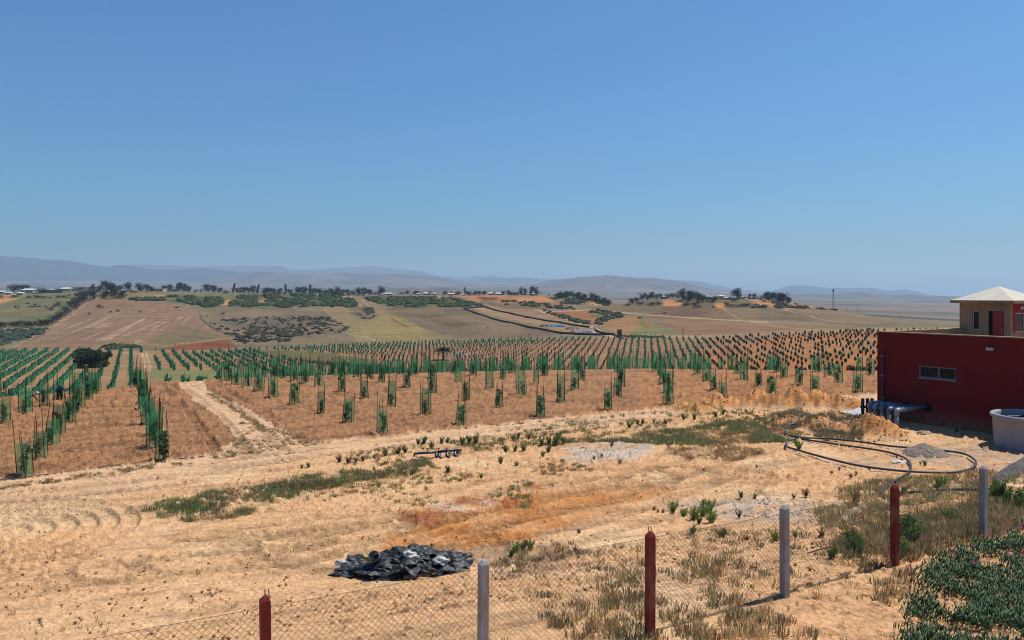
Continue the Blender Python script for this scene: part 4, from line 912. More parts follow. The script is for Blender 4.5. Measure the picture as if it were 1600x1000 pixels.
# lamp
s, z = fpos(1549, 545); mb = MB(); mb.box(s - .13, s + .13, -.16, -.06, z - .06, z + .05); lp = part("wall_lamp", mb, M_lamp, bld); mb = MB(); mb.box(s - .10, s + .10, -.059, -.002, z - .02, z + .08); part("bracket", mb, M_dark, lp)
mb = MB(); mb.box(s - .09, s + .09, -.164, -.1605, z - .03, z + .015); part("lens", mb, M_grey, lp)
s, z = fpos(1450, 637); mb = MB(); mb.tube([(s, .02, z), (s, -.012, z)], .2, 16); part("pipe_hole_disc", mb, M_dark, bld)  # flat black disc, painted shade for the inside of a hole
# roof room
ex, ey = math.cos(ANG), math.sin(ANG)
RX0, RX1, RY0, RY1 = -.12, 2.42, DEP, DEP + 2.6
RX0 = .0
def rwin(x, y0, yf): pass
rb_ = MB(); wallgrid(rb_, RX1, -.4, 5.17, .18, [(.62, .95, 3.86, 4.8), (1.38, 2.12, 2.8, 4.8)], DEP + .003)
part("wall", rb_, M_plaster, bld, label="brown plastered side of the roof room")
mb = MB(); mb.box(0, .18, DEP + .183, DEP + 2.6, -.4, 5.17).box(.183, RX1 - .183, DEP + 2.42, DEP + 2.6, -.4, 5.17); part("wall", mb, M_plaster, bld)
# right side, red above a plain band, with its window
def sidewall(mb, z0, z1, holes):
    t = MB(); wallgrid(t, 2.42, z0, z1, .18, holes, 0)
    V = np.concatenate(t.v); W = np.stack([RX1 - V[:, 1], DEP + .184 + V[:, 0], V[:, 2]], 1); mb.add(W, t.f)
mb = MB(); sidewall(mb, 3.80, 5.17, [(.25, 1.05, 3.80, 4.72)]); part("wall", mb, M_red2, bld, label="right side of the roof room, red painted brighter as sunlit")
mb = MB(); sidewall(mb, -.4, 3.797, []); part("wall", mb, M_plaster, bld)
for (x0, x1, y0, y1, z0, z1, side) in ((.62, .95, DEP + .07, DEP + .12, 3.86, 4.8, 0), (RX1 - .08, RX1 - .03, DEP + .434, DEP + 1.234, 3.80, 4.72, 1)):
    fr = MB(); t = .045
    if side == 0: fr.box(x0, x1, y0, y1, z0, z0 + t).box(x0, x1, y0, y1, z1 - t, z1).box(x0, x0 + t, y0, y1, z0 + t, z1 - t).box(x1 - t, x1, y0, y1, z0 + t, z1 - t)
    else: fr.box(x0, x1, y0, y1, z0, z0 + t).box(x0, x1, y0, y1, z1 - t, z1).box(x0, x1, y0, y0 + t, z0 + t, z1 - t).box(x0, x1, y1 - t, y1, z0 + t, z1 - t)
    f_ = part("window", fr, M_white, bld, label="white framed window of the roof room")
    gl = MB()
    if side == 0: gl.box(x0 + t, x1 - t, y0 + .02, y0 + .03, z0 + t, z1 - t)
    else: gl.box(x0 + .02, x0 + .03, y0 + t, y1 - t, z0 + t, z1 - t)
    part("pane", gl, M_glass, f_)
mb = MB(); mb.box(1.58, 2.10, DEP + .03, DEP + .07, 2.82, 4.78); dr = part("door", mb, M_reddoor, bld, label="red metal door standing ajar")
mb = MB(); mb.box(2.0, 2.03, DEP - .02, DEP + .029, 3.75, 3.9); part("handle", mb, M_grey, dr)
mb = MB(); mb.box(1.38, 1.578, DEP + .12, DEP + .17, 2.8, 4.8); part("doorway_shade_panel", mb, M_dark, bld)  # black panel filling the door gap, painted shade of the interior
mb = MB(); mb.box(-.30, RX1 + .30, DEP - .30, DEP + 2.9, 5.173, 5.31); ev = part("eave_slab", mb, M_plaster, bld)
mb = MB(); e0, e1, f0, f1 = -.29, RX1 + .29, DEP - .29, DEP + 2.89
mb.add([(e0, f0, 5.313), (e1, f0, 5.313), (e1, f1, 5.313), (e0, f1, 5.313), ((e0 + e1) / 2, (f0 + f1) / 2, 6.0)], [(0, 1, 4), (1, 2, 4), (2, 3, 4), (3, 0, 4), (3, 2, 1, 0)]); part("roof", mb, M_roof, bld)
mb = MB(); mb.lathe([(.0, 0), (.09, 0), (.10, .05), (.07, .10), (0, .12)], 16); lm = part("wall_lamp", mb, M_lamp, bld, True, label="round white lamp on the red side"); lm.location = (RX1 + .002, DEP + .90, 4.97); lm.rotation_euler = (0, math.radians(90), 0)

# five elbow pipes coming out of the wall
zp = .73
for i, (px, ex_) in enumerate([(1381, 1362), (1395, 1369), (1410, 1378), (1428, 1390), (1445, 1403)]):
    s, _ = fpos(px, 630); Ls = [.89, 1.15, 1.35, 1.65, 1.88][i]
    t = thing("elbow_pipe", "grey plastic elbow pipe out of the red wall, %s from the left" % ordn(i), "pipe", (C0[0] + ex * s, C0[1] + ey * s, 0), ANG, "row of elbow pipes by the pump house")
    arc = [(0, -Ls - .11 * math.sin(q), zp - .11 * (1 - math.cos(q))) for q in np.linspace(0, math.pi / 2, 6)]
    z_off = [0, -.01, .01, -.02, 0][i]
    mb = MB(); mb.tube([(0, -.008, zp + z_off), (0, -Ls + .03, zp + z_off)], .095, 16); part("pipe", mb, M_pvc, t, True)
    mb = MB(); mb.tube([(0, -Ls + .1, zp + z_off)] + [(a, b, c + z_off) for a, b, c in arc] + [(0, -Ls - .11, zp - .2)], .112, 16); part("elbow", mb, M_pvc if i in (0, 1, 4) else M_pvcb, t, True)
    mb = MB(); mb.tube([(0, -Ls - .11, zp - .2), (0, -Ls - .11, -.1)], .085, 16); part("downpipe", mb, M_pvc, t, True)
for i, px in enumerate((1348, 1355.5, 1362.5)):
    X, Y, Z = P(px, 652); t = thing("pipe_stub", "thick black upright pipe by the red wall corner, %s from the left" % ordn(i), "pipe", (X, Y, Z), 0, "upright black pipes")
    mb = MB(); mb.lathe([(0, -.1), (.075, -.1), (.075, .86), (.06, .86), (.06, .6), (0, .6)], 14); part("pipe", mb, M_blk, t, True)
    mb = MB(); mb.lathe([(.076, .42), (.105, .42), (.105, .52), (.076, .52)], 14); part("collar", mb, M_blk, t, True)
# white liner sheet beside them
q = [P(a, b) for a, b in [(1312, 645), (1330, 643), (1347, 638.5), (1347, 652), (1335, 650.5)]]
mb = MB(); n = len(q); mb.add([(a, b, c + .05 + .1 * (i in (2, 3))) for i, (a, b, c) in enumerate(q)] + [(a, b, c + .02) for a, b, c in q], [tuple(range(n)), tuple(range(n, 2 * n))[::-1]] + [(i, (i + 1) % n, n + (i + 1) % n, n + i) for i in range(n)])
M_sheet = mat("white_sheet", alb(226, 228, 236), .6, .3, noise=.05, nscale=3)
o = part("plastic_sheet", mb, M_sheet); tag(o, "white plastic sheet lying beside the black upright pipes", "plastic sheet")
# the round tank
M_tank = mat("grey_tank_plastic", alb(196, 192, 200), .6, .3, noise=.08, nscale=1.5, grime=((.36, .31, .27), 1.1, .5))
M_wat = mat("tank_water", (.25, .27, .36), .08, .6, bump=.01, bscale=5)
t = thing("water_tank", "round pale grey open water tank at the right edge in front of the red wall", "water tank", (19.15, 28.9, 0))
mb = MB(); mb.lathe([(1.26, -.1), (1.30, .4), (1.33, 1.06), (1.40, 1.09), (1.42, 1.16), (1.38, 1.21), (1.30, 1.2), (1.27, 1.12), (1.24, .2)], 64); part("shell", mb, M_tank, t, True)
mb = MB(); mb.lathe([(0, 1.0), (1.265, 1.0)], 48); part("water", mb, M_wat, t)
mb = MB(); mb.tube([(-1.0, .55, 1.03), (-.5, .5, 1.06), (.0, .62, 1.05), (.5, .4, 1.1), (1.1, .5, 1.2)], .03, 8); mb.tube([(-.9, -.1, 1.03), (-.3, .1, 1.05), (.1, -.3, 1.04), (.9, -.2, 1.08)], .025, 8); part("hose", mb, M_blk, t, True)

# ---------------------------------------------------------------- hoses on the yard
def smooth_path(pts, n=8):
    out = []; Q = [Vector(p) for p in pts]
    for i in range(len(Q) - 1):
        p0, p1, p2, p3 = Q[max(i - 1, 0)], Q[i], Q[i + 1], Q[min(i + 2, len(Q) - 1)]
        for k in range(n):
            t = k / n; out.append(.5 * ((2 * p1) + (p2 - p0) * t + (2 * p0 - 5 * p1 + 4 * p2 - p3) * t * t + (3 * p1 - p0 - 3 * p2 + p3) * t ** 3))
    out.append(Q[-1]); return out
def lay(px, r, lift=.0, seed=0):
    g = []
    for a, b in px:
        X, Y, Z = P(a, b, zf=zg); g.append((X, Y, Z))
    s = smooth_path(g); out = []
    for i, p in enumerate(s):
        z = float(zg(np.array(p.x), np.array(p.y))); out.append((p.x, p.y, z + r + lift + .015))
    return out
def hose(px, r, m, label, name="hose", cat="hose", lift=0.02, group=None):
    mb = MB(); mb.tube(lay(px, r, lift), r, 9); o = part(name, mb, m, None, True); tag(o, label, cat, group); return o
hose([(1263, 650), (1247, 658), (1233, 668), (1227, 678), (1236, 684), (1262, 690), (1300, 696), (1350, 703), (1385, 709), (1410, 717), (1422, 727), (1421, 740), (1402, 753), (1384, 764), (1374, 776)], .036, M_hose, "long black hose curving down from the mounds to the red fence post")
hose([(1233, 685), (1258, 688), (1290, 689), (1340, 694), (1390, 701), (1450, 706), (1500, 712), (1519, 720), (1525, 729), (1515, 738), (1490, 743), (1450, 743), (1400, 740), (1340, 732), (1290, 720), (1248, 708), (1230, 702), (1230, 694), (1244, 690)], .036, M_hose, "black hose laid in one wide closed loop in front of the tank", lift=.05)
hose([(1398, 778), (1420, 774), (1470, 771), (1530, 770.5), (1552, 765), (1561, 754), (1562, 744)], .036, M_hose, "short black hose bending behind the tall grey fence post")
hose([(1575, 775), (1590, 777), (1610, 776), (1640, 770)], .02, M_pvc, "thin grey hose at the right edge above the ice plants")
hose([(1262, 869), (1280, 863), (1302, 858)], .012, mat("red_cable", alb(120, 44, 40), .6, .3), "thin dark red cable lying behind the wire fence")
hose([(-60, 762), (0, 751), (60, 744), (140, 733), (240, 721), (290, 717), (320, 714)], .014, M_hose, "black drip line along the front edge of the left planting", "drip_line", "drip line", 0.0)
hose([(-40, 700), (0, 696), (60, 691)], .012, M_hose, "short black drip line left of the second guard row", "drip_line", "drip line", 0.02)
hose([(96, 709), (130, 707), (180, 700), (235, 694), (270, 691), (305, 688)], .012, M_hose, "black drip line one rank back in the left planting", "drip_line", "drip line", 0.03)
hose([(600, 681), (660, 672), (720, 666), (790, 660), (846, 654)], .012, M_hose, "black drip line along the front edge of the right planting", "drip_line", "drip line", 0.02)
hose([(405, 765), (440, 762), (462, 764)], .03, mat("grey_brown_pipe", alb(104, 84, 74), .7, .2), "short weathered pipe half buried in the grass strip", "pipe", "pipe", 0.0)

# pipe fittings heap
M_manif = mat("dark_blue_grey_fitting", alb(52, 58, 78), .4, .45); t_ = P(684, 713); t = thing("valve_manifold", "blue grey pipe manifold with small red valves lying on the sand", "pipe fittings", (t_[0], t_[1], t_[2] - .07), .12)
mb = MB(); mb.tube([(-.82, 0, .02), (-.8, 0, .18), (-.4, .02, .2), (0, .05, .2)], .042, 10); mb.tube([(0, .05, .2), (.3, .1, .24), (.62, .2, .24), (.72, .3, .2)], .05, 10); part("pipe", mb, M_manif, t, True)
for x, y in ((-.05, .03), (.05, -.12), (.32, -.02), (.36, .1), (.6, .12)):
    mb = MB(); mb.tube([(x, y, .2), (x, y - .04, .08), (x + .05, y - .16, .05)], .06, 10); part("fitting", mb, M_manif, t, True)
mb = MB(); mb.lathe([(.04, -.03), (.11, -.03), (.11, .03), (.04, .03)], 16, (.74, .3, .2)); part("flange", mb, M_blk, t, True)
M_valve = mat("red_valve", alb(170, 50, 48), .5, .4)
for x in (-.52, -.36, .02, .30):
    mb = MB(); mb.tube([(x, .03, .22), (x + .02, .03, .33)], .012, 6); mb.box(x - .05, x + .06, .01, .05, .33, .355); part("valve", mb, M_valve if x > -.1 else M_blk, t)

# ---------------------------------------------------------------- heaps, stones, sacks
def lump(name, X, Y, Z, r, sq, m, seed, amp=.35, seg=28, parent=None):
    rg = np.random.default_rng(seed); V = []; n = seg; mrows = seg // 2
    for i in range(mrows + 1):
        for k in range(n):
            a = 2 * math.pi * k / n; b = math.pi / 2 * i / mrows; x = math.cos(a) * math.cos(b); y = math.sin(a) * math.cos(b); z = math.sin(b)
            V.append((x, y, z))
    V = np.array(V); nz = fbm(V[:, 0] * 2 + seed * 3.1, V[:, 1] * 2 + V[:, 2] * 2.7, 1, 4, seed) - .5
    V = V * (1 + amp * nz[:, None]) * np.array([r, r * .85, r * sq])
    V[:, 2] -= .03
    f = [(i * n + k, i * n + (k + 1) % n, (i + 1) * n + (k + 1) % n, (i + 1) * n + k) for i in range(mrows) for k in range(n)]
    return obj(name, raw_mesh(name, V, f, m, True), parent, (X, Y, Z))
def heap(px, py, hw, hh, m, label, seed, name="gravel_heap", cat="gravel heap"):
    X, Y, Z = P(px, py); r = hw * Y / F; h = hh * Y / F; n = 72; rings = 26; V = []
    for i in range(rings + 1):
        q = i / rings
        for k in range(n): a = 2 * math.pi * k / n; V.append((math.cos(a) * r * q, math.sin(a) * r * .8 * q, 0))
    V = np.array(V); q = np.hypot(V[:, 0] / r, V[:, 1] / (r * .8)); wob = .8 + .4 * fbm(V[:, 0] + seed, V[:, 1], r * .8, 3, seed)
    V[:, 2] = h * np.clip(1 - q ** 1.15, 0, 1) * wob + (fbm(V[:, 0], V[:, 1], .10, 3, seed + 4) - .5) * .07 - .06 * q ** 6
    g = np.array([float(zg(np.array(X + v[0]), np.array(Y + v[1]))) - Z for v in V]); V[:, 2] += g
    f = [(i * n + k, (i + 1) * n + k, (i + 1) * n + (k + 1) % n, i * n + (k + 1) % n) for i in range(rings) for k in range(n)]
    o = obj(name, raw_mesh(name, V, f, m, False), None, (X, Y, Z)); tag(o, label, cat); return o
M_grav = mat("grey_gravel", alb(150, 142, 138), .95, .15, noise=.4, nscale=14, bump=.03, bscale=50)
M_grav2 = mat("grey_fine_gravel", alb(168, 150, 136), .95, .15, noise=.3, nscale=10, bump=.02, bscale=60)
heap(1444, 709, 40, 17, M_grav2, "small pointed grey gravel heap beside the hose loop", 3)
heap(1608, 742, 66, 34, M_grav, "large grey gravel heap cut by the right edge of the photo", 5)
M_rock = mat("sandstone", alb(196, 168, 138), .9, .2, noise=.2, nscale=4, bump=.02, bscale=12)
for k, (px, py, w_, sq, lab) in enumerate([(1444, 678, 11, .55, "large flat pale boulder in front of the red wall"), (1419, 670, 6, .6, "grey stone under the elbow pipes left of the boulder"), (1462, 674, 5, .6, "small stone right of the flat boulder"), (1413, 665, 4, .8, "whitish small stone at the foot of the nearest elbow pipe")]):
    X, Y, Z = P(px, py); o = lump("stone", X, Y, Z, w_ * Y / F, sq, M_rock, 60 + k, .5); tag(o, lab, "stone")
X, Y, Z = P(1405, 722); o = lump("sack", X, Y, Z, .34, .22, mat("white_sack", alb(238, 224, 204), .8, .2), 77, .9); o.scale = (1, .7, 1); tag(o, "crumpled pale sack lying inside the hose loop", "sack")
for k, (px, py, w_, h_) in enumerate([(668, 820, .28, .2), (1257, 690, .2, .3)]): pass
# scattered clods and pebbles
def pebbles(polys, n, s, col, label, seed):
    rg = np.random.default_rng(seed); xs = [p[0] for q in polys for p in q]; ys = [p[1] for q in polys for p in q]
    pts = []
    while len(pts) < n:
        d = H * F / (rg.uniform(min(ys), max(ys)) - HZ); px = rg.uniform(min(xs), max(xs)); X = (px - 800) / F * d; z = float(basez(X, d)); py = proj(X, d, z)[1]
        if any(inpoly(np.array([px]), np.array([py]), q)[0] for q in polys): pts.append((X, d, float(zg(np.array(X), np.array(d)))))
    pts = np.array(pts); ico = np.array([(0, 0, .8), (.9, 0, .1), (.25, .85, .15), (-.75, .5, .1), (-.7, -.55, .15), (.3, -.85, .1), (0, 0, -.5)])
    f = np.array([(0, i, i % 5 + 1) for i in range(1, 6)] + [(6, i % 5 + 1, i) for i in range(1, 6)])
    sz = s * rg.uniform(.35, 1.0, n) ** 1.5 * 1.3; V = ico[None] * sz[:, None, None] * rg.uniform(.6, 1.3, (n, 7, 1)) + pts[:, None]
    o = obj("clods", raw_mesh("clods", V.reshape(-1, 3), (np.arange(n)[:, None, None] * 7 + f[None]).reshape(-1, 3), mat("clod_" + str(seed), alb(*col), .95, .1, noise=.25, nscale=6))); tag(o, label, "clods", kind="stuff")
pebbles([[(0, 745), (300, 720), (700, 690), (1100, 640), (1600, 690), (1600, 1040), (0, 1040)]], 1500, .034, (206, 156, 112), "loose sandy clods strewn over the yard", 21)
pebbles([[(560, 850), (1100, 700), (1500, 770), (1400, 870), (700, 900)]], 140, .035, (200, 146, 104), "darker earth clods around the scraped orange patch", 22)
pebbles([[(1040, 650), (1100, 628), (1340, 618), (1360, 645), (1430, 690), (1260, 690), (1200, 660)]], 900, .06, (222, 158, 98), "orange clods over the dirt mounds", 23)
pebbles([TILL_L[1:-1], [(316, 604), (470, 690), (600, 682), (1340, 617), (1340, 585), (330, 590)]], 3500, .05, (186, 132, 92), "earth clods of the tilled soil", 24)
pebbles([[(885, 702), (960, 688), (1028, 705), (940, 722)], [(1040, 790), (1230, 778), (1392, 796), (1300, 822), (1110, 800)]], 500, .035, (224, 214, 202), "pale stones of the gravel patches", 25)

# ---------------------------------------------------------------- grass and weeds
def in_polys(polys, n, rg, margin=0):
    xs = [p[0] for q in polys for p in q]; ys = [p[1] for q in polys for p in q]; out = []
    tries = 0
    while len(out) < n and tries < 60:
        tries += 1; m_ = n * 3
        y = rg.uniform(min(ys), max(ys), m_); x = rg.uniform(min(xs), max(xs), m_)
        ok = np.zeros(m_, bool)
        for q in polys: ok |= inpoly(x, y, q)
        d = H * F / (y - HZ); ok &= rg.random(m_) < (d / d.max()) ** 1.5
        out += list(Pv(x[ok], y[ok]))
    return np.array(out[:n])
def tufts(polys, n, h, spread, cols, label, seed, name="grass", blades=26, lean=.6, width=.0055, clump=0.55):
    rg = np.random.default_rng(seed); pts = in_polys(polys, n * 2, rg)
    keep = fbm(pts[:, 0], pts[:, 1], 1.1, 3, seed) > clump - .12 * rg.random(len(pts)); pts = pts[keep][:n]; n = len(pts)
    if n == 0: return
    N_ = n * blades; B = np.repeat(pts, blades, 0); ti = np.repeat(np.arange(n), blades)
    a = rg.uniform(0, 6.28, N_); r = spread * rg.random(N_) ** .7; B[:, 0] += np.cos(a) * r; B[:, 1] += np.sin(a) * r
    hh = h * .72 * rg.uniform(.35, 1.15, N_) * rg.uniform(.6, 1.3, n)[ti]; a2 = a + rg.uniform(-1, 1, N_); ln = lean * rg.uniform(.1, 1, N_)
    T = B + np.stack([np.cos(a2) * ln * hh, np.sin(a2) * ln * hh, hh], 1); Mid = B * .5 + T * .5; Mid[:, 2] += hh * .12
    w = width * rg.uniform(.7, 1.5, N_); pa = rg.uniform(0, 6.28, N_); wx = np.stack([np.cos(pa) * w, np.sin(pa) * w, 0 * w], 1)
    V = np.stack([B - wx, B + wx, Mid + wx * .8, T, Mid - wx * .8], 1); V[:, :2, 2] -= .02
    f = np.array([[0, 1, 2, 4]]); f3 = np.array([[4, 2, 3, 3]])
    Cc = np.clip(np.array([alb(*c) for c in cols])[rg.integers(0, len(cols), n)][ti] * rg.uniform(.75, 1.35, (N_, 1)) * 2.5, 0, .8); Cc = np.repeat(Cc, 5, 0)
    F1 = (np.arange(N_)[:, None] * 5 + np.array([[0, 1, 2]])); F2 = (np.arange(N_)[:, None] * 5 + np.array([[0, 2, 4]])); F3 = (np.arange(N_)[:, None] * 5 + np.array([[4, 2, 3]]))
    o = obj(name, raw_mesh(name, V.reshape(-1, 3), np.concatenate([F1, F2, F3]), M_grass, False, Cc)); tag(o, label, name.replace('_', ' '), kind="stuff")
M_grass = mat("grass_blades", (1, 1, 1), .7, .2, noise=.12, nscale=3, attr="col", translucent=.3)
GRN = [(122, 128, 78), (134, 136, 86), (110, 122, 72)]; OLV = [(122, 118, 84), (138, 126, 92), (106, 108, 78)]; DRY = [(176, 150, 106), (150, 122, 88), (186, 160, 116), (130, 104, 80)]; DGR = [(98, 112, 72), (106, 116, 78)]
tufts([GRASSP[0]], 520, .17, .10, GRN + DGR + OLV, "green and grey grass strip running left across the sand", 31, clump=.56)
tufts([GRASSP[0]], 620, .14, .12, DRY + OLV, "dry grass mixed into the strip across the sand", 32, name="dry_grass", clump=.5)
tufts([GRASSP[1]], 1000, .20, .12, OLV + GRN + DGR, "olive grass strip behind the pale gravel patch", 33, clump=.5)
tufts([GRASSP[1], GRASSP[2]], 900, .15, .12, DRY, "dry grass along the strip behind the pale gravel patch", 34, name="dry_grass", clump=.5)
tufts([GRASSP[3]], 800, .20, .13, DRY + DRY + OLV, "dry olive grass between the hoses and the wire fence", 35, name="dry_grass", clump=.5)
tufts([GRASSP[3]], 260, .24, .12, GRN + OLV, "green grass clumps between the hoses and the wire fence", 36, clump=.52)
tufts([GRASSP[4], GRASSP[5]], 600, .22, .13, OLV + [(110, 92, 78), (124, 100, 84)], "grey brown scrubby grass over the dirt mounds", 37, name="dry_grass", clump=.46)
tufts([[(640, 700), (760, 675), (1050, 640), (1180, 636), (1180, 655), (1040, 668), (900, 690), (860, 700), (700, 710)]], 420, .17, .10, GRN + OLV, "thin weeds along the far side of the road", 38, clump=.5)
tufts([[(560, 690), (620, 700), (720, 740), (800, 745), (860, 715), (940, 735), (820, 800), (640, 790), (560, 770), (430, 800), (380, 830), (520, 760)]], 420, .13, .09, GRN + DRY, "sparse weeds on the bare sand in the middle", 39, clump=.54)
tufts([[(0, 760), (300, 716), (372, 690), (376, 650), (500, 692), (700, 672), (900, 655), (700, 668), (480, 696), (330, 720), (0, 765)]], 380, .10, .10, DRY + OLV, "dead weeds along the edge of the tilled soil", 40, name="dry_grass", clump=.45)
tufts([[(330, 615), (360, 632), (404, 660), (412, 672), (392, 660), (350, 632), (322, 615)]], 90, .12, .1, OLV + DRY, "grass growing between the wheel ruts", 41, clump=.2)
tufts([[(780, 870), (900, 840), (1060, 830), (1240, 830), (1380, 840), (1460, 850), (1400, 1000), (900, 1000), (760, 900)]], 520, .14, .11, DRY + OLV, "dry weeds in front of and behind the wire fence", 42, name="dry_grass", clump=.56)
tufts([[(1380, 830), (1470, 800), (1600, 770), (1640, 815), (1480, 860), (1390, 880)]], 420, .22, .12, DRY + OLV, "straw coloured grass by the ice plants", 43, name="dry_grass", clump=.45)
tufts([[(0, 900), (1600, 900), (1600, 1040), (0, 1040)], [(0, 800), (220, 830), (560, 860), (560, 900), (0, 900)]], 260, .08, .06, DRY + OLV, "scattered dry blades on the near sand", 44, name="dry_grass", clump=.6, blades=7)
tufts([[(234, 590), (250, 578), (395, 582), (425, 590), (330, 593)]], 10, .2, .1, GRN, "x", 45) if False else None

def weed_proto(k):
    rg = np.random.default_rng(500 + k); root = thing("weed", "leafy weed", "weed"); h = .42
    st = MB(); lf = MB(); ns = 13 if k < 3 else 9
    for i in range(ns):
        a = rg.uniform(0, 6.28); l = rg.uniform(.1, .75); hh = h * rg.uniform(.55, 1.1); tip = (math.cos(a) * l * .34, math.sin(a) * l * .34, hh)
        st.tube([(math.cos(a) * .03, math.sin(a) * .03, -.02), (tip[0] * .5, tip[1] * .5, hh * .55), tip], [.006, .005, .003], 4)
        for q in range(5): 
            s = .25 + .18 * q; leafcloud(lf, tip[0] * s, tip[1] * s, hh * s, .06, .06, .07, 15, .027 if k != 2 else .02, rg, 0, 1.6)
    part("stems", st, M_W[k][1], root); part("leaves", lf, M_W[k][0], root); return root
M_W = [(mat("weed_leaf_bright", alb(150, 186, 86), .6, .3, noise=.3, nscale=10, translucent=.3), mat("weed_stem", alb(122, 128, 80), .8, .2)),
       (mat("weed_leaf_green", alb(122, 152, 80), .6, .3, noise=.3, nscale=10, translucent=.3), mat("weed_stem_b", alb(110, 112, 76), .8, .2)),
       (mat("weed_leaf_olive", alb(160, 158, 108), .7, .2, noise=.3, nscale=10, translucent=.3), mat("weed_stem_c", alb(130, 112, 84), .8, .2)),
       (mat("weed_leaf_brown", alb(150, 112, 84), .8, .2, noise=.3, nscale=10, translucent=.2), mat("weed_stem_d", alb(112, 80, 60), .8, .2))]
WP = [weed_proto(k) for k in range(4)]; wused = set()
KIND = ["bright green", "dark green", "olive", "brown dried"]
WEEDS = {"by the near gravel sheet": [(1052, 799, 0, .8), (1068, 807, 0, .6), (1084, 811, 0, .9), (1098, 806, 0, 1.0), (1108, 800, 0, .9), (1092, 818, 1, .7), (1112, 816, 0, .9), (1098, 790, 2, .7), (1128, 842, 1, .8), (1082, 834, 1, .5), (1022, 798, 2, .4), (1028, 800, 1, .3), (1158, 777, 1, .6), (1180, 778, 2, .5), (1155, 808, 3, .5), (1036, 802, 2, .4)],
 "around the black manifold": [(531, 722, 3, .9), (543, 723, 3, .7), (482, 730, 1, .5), (472, 731, 1, .4), (602, 712, 2, .9), (622, 710, 1, .8), (633, 707, 1, .7), (653, 694, 1, .8), (663, 692, 1, .9), (675, 700, 2, .8), (690, 693, 1, .8), (699, 692, 1, .6), (722, 694, 1, .9), (733, 693, 1, 1.0), (744, 692, 1, .9), (556, 722, 1, .5), (567, 720, 1, .5), (585, 716, 1, .4), (700, 738, 1, .6), (585, 735, 2, .5), (560, 742, 2, .5), (592, 762, 0, .5)],
 "before the pale gravel mound": [(802, 688, 2, .8), (810, 684, 3, .7), (826, 686, 3, .7), (846, 696, 1, .9), (858, 694, 1, 1.0), (868, 696, 1, 1.0), (880, 693, 1, .8), (857, 706, 1, .8), (848, 713, 0, .6), (818, 705, 1, .7), (805, 705, 1, .7), (790, 706, 1, .7), (872, 688, 1, .9), (920, 688, 1, .5), (956, 697, 1, .5), (940, 713, 1, .4), (968, 725, 2, .6), (928, 718, 2, .6), (1045, 700, 3, .4), (783, 720, 1, .5), (752, 747, 1, .5), (782, 724, 1, .6), (808, 728, 2, .6)],
 "along the road edge": [(983, 668, 1, .9), (996, 663, 1, .7), (1004, 662, 1, .7), (975, 651, 3, .5), (1021, 660, 3, .6), (1040, 662, 1, .6), (1068, 655, 1, .7), (1085, 656, 1, .7), (1118, 652, 1, .8), (1130, 647, 1, .7), (1166, 645, 2, .6), (1182, 652, 2, .5), (940, 652, 2, .3), (922, 668, 2, .4)],
 "among the hoses": [(1248, 702, 0, .9), (1244, 696, 1, .6), (1445, 727, 0, .5), (1438, 725, 1, .3), (1311, 734, 3, .4), (1335, 785, 3, .7), (1342, 778, 2, .5), (1300, 740, 3, .4), (1330, 746, 2, .5), (1338, 742, 2, .5), (1496, 674, 2, .5), (1504, 672, 2, .5), (1260, 775, 3, .6), (1240, 778, 3, .5), (1343, 788, 1, .5), (1470, 760, 0, .9), (1464, 766, 1, .8), (1410, 776, 1, .7)],
 "behind the fence on the right": [(1330, 852, 1, 1.3), (1322, 862, 2, 1.2), (1340, 866, 1, 1.2), (1415, 834, 1, 1.5), (1405, 846, 1, 1.5), (1424, 850, 1, 1.3), (1435, 838, 0, 1.1), (1410, 866, 0, 1.2), (1480, 812, 0, .9), (1490, 818, 1, .8), (1558, 782, 1, 1.6), (1572, 788, 1, 1.5), (1566, 775, 1, 1.2), (1592, 796, 1, 1.4), (1212, 845, 0, .8), (1243, 838, 0, .6), (1600, 786, 1, 1.3), (1285, 838, 3, .7), (1300, 872, 1, .9)],
 "near the rubbish heap": [(808, 862, 0, .7), (818, 860, 1, .8), (828, 858, 0, .6), (800, 868, 1, .6), (675, 856, 1, .4), (905, 832, 3, .4), (1165, 845, 3, .4), (1182, 730, 3, .3), (1100, 735, 3, .3), (900, 862, 3, .4)]}
for where, L_ in WEEDS.items():
    L_.sort(); cnt = {}
    for x, y, k, s in L_:
        X, Y, Z = P(x, y, zf=zg); c = cnt.get(k, 0); cnt[k] = c + 1
        lab = "%s weed, %s from the left %s" % (KIND[k], ordn(c), where)
        put(WP, wused, k, (X, Y, Z - .02), r_.uniform(0, 6), s * (.7 if 'fence' in where else 1) * r_.uniform(.62, .85), lab, "weeds " + where)

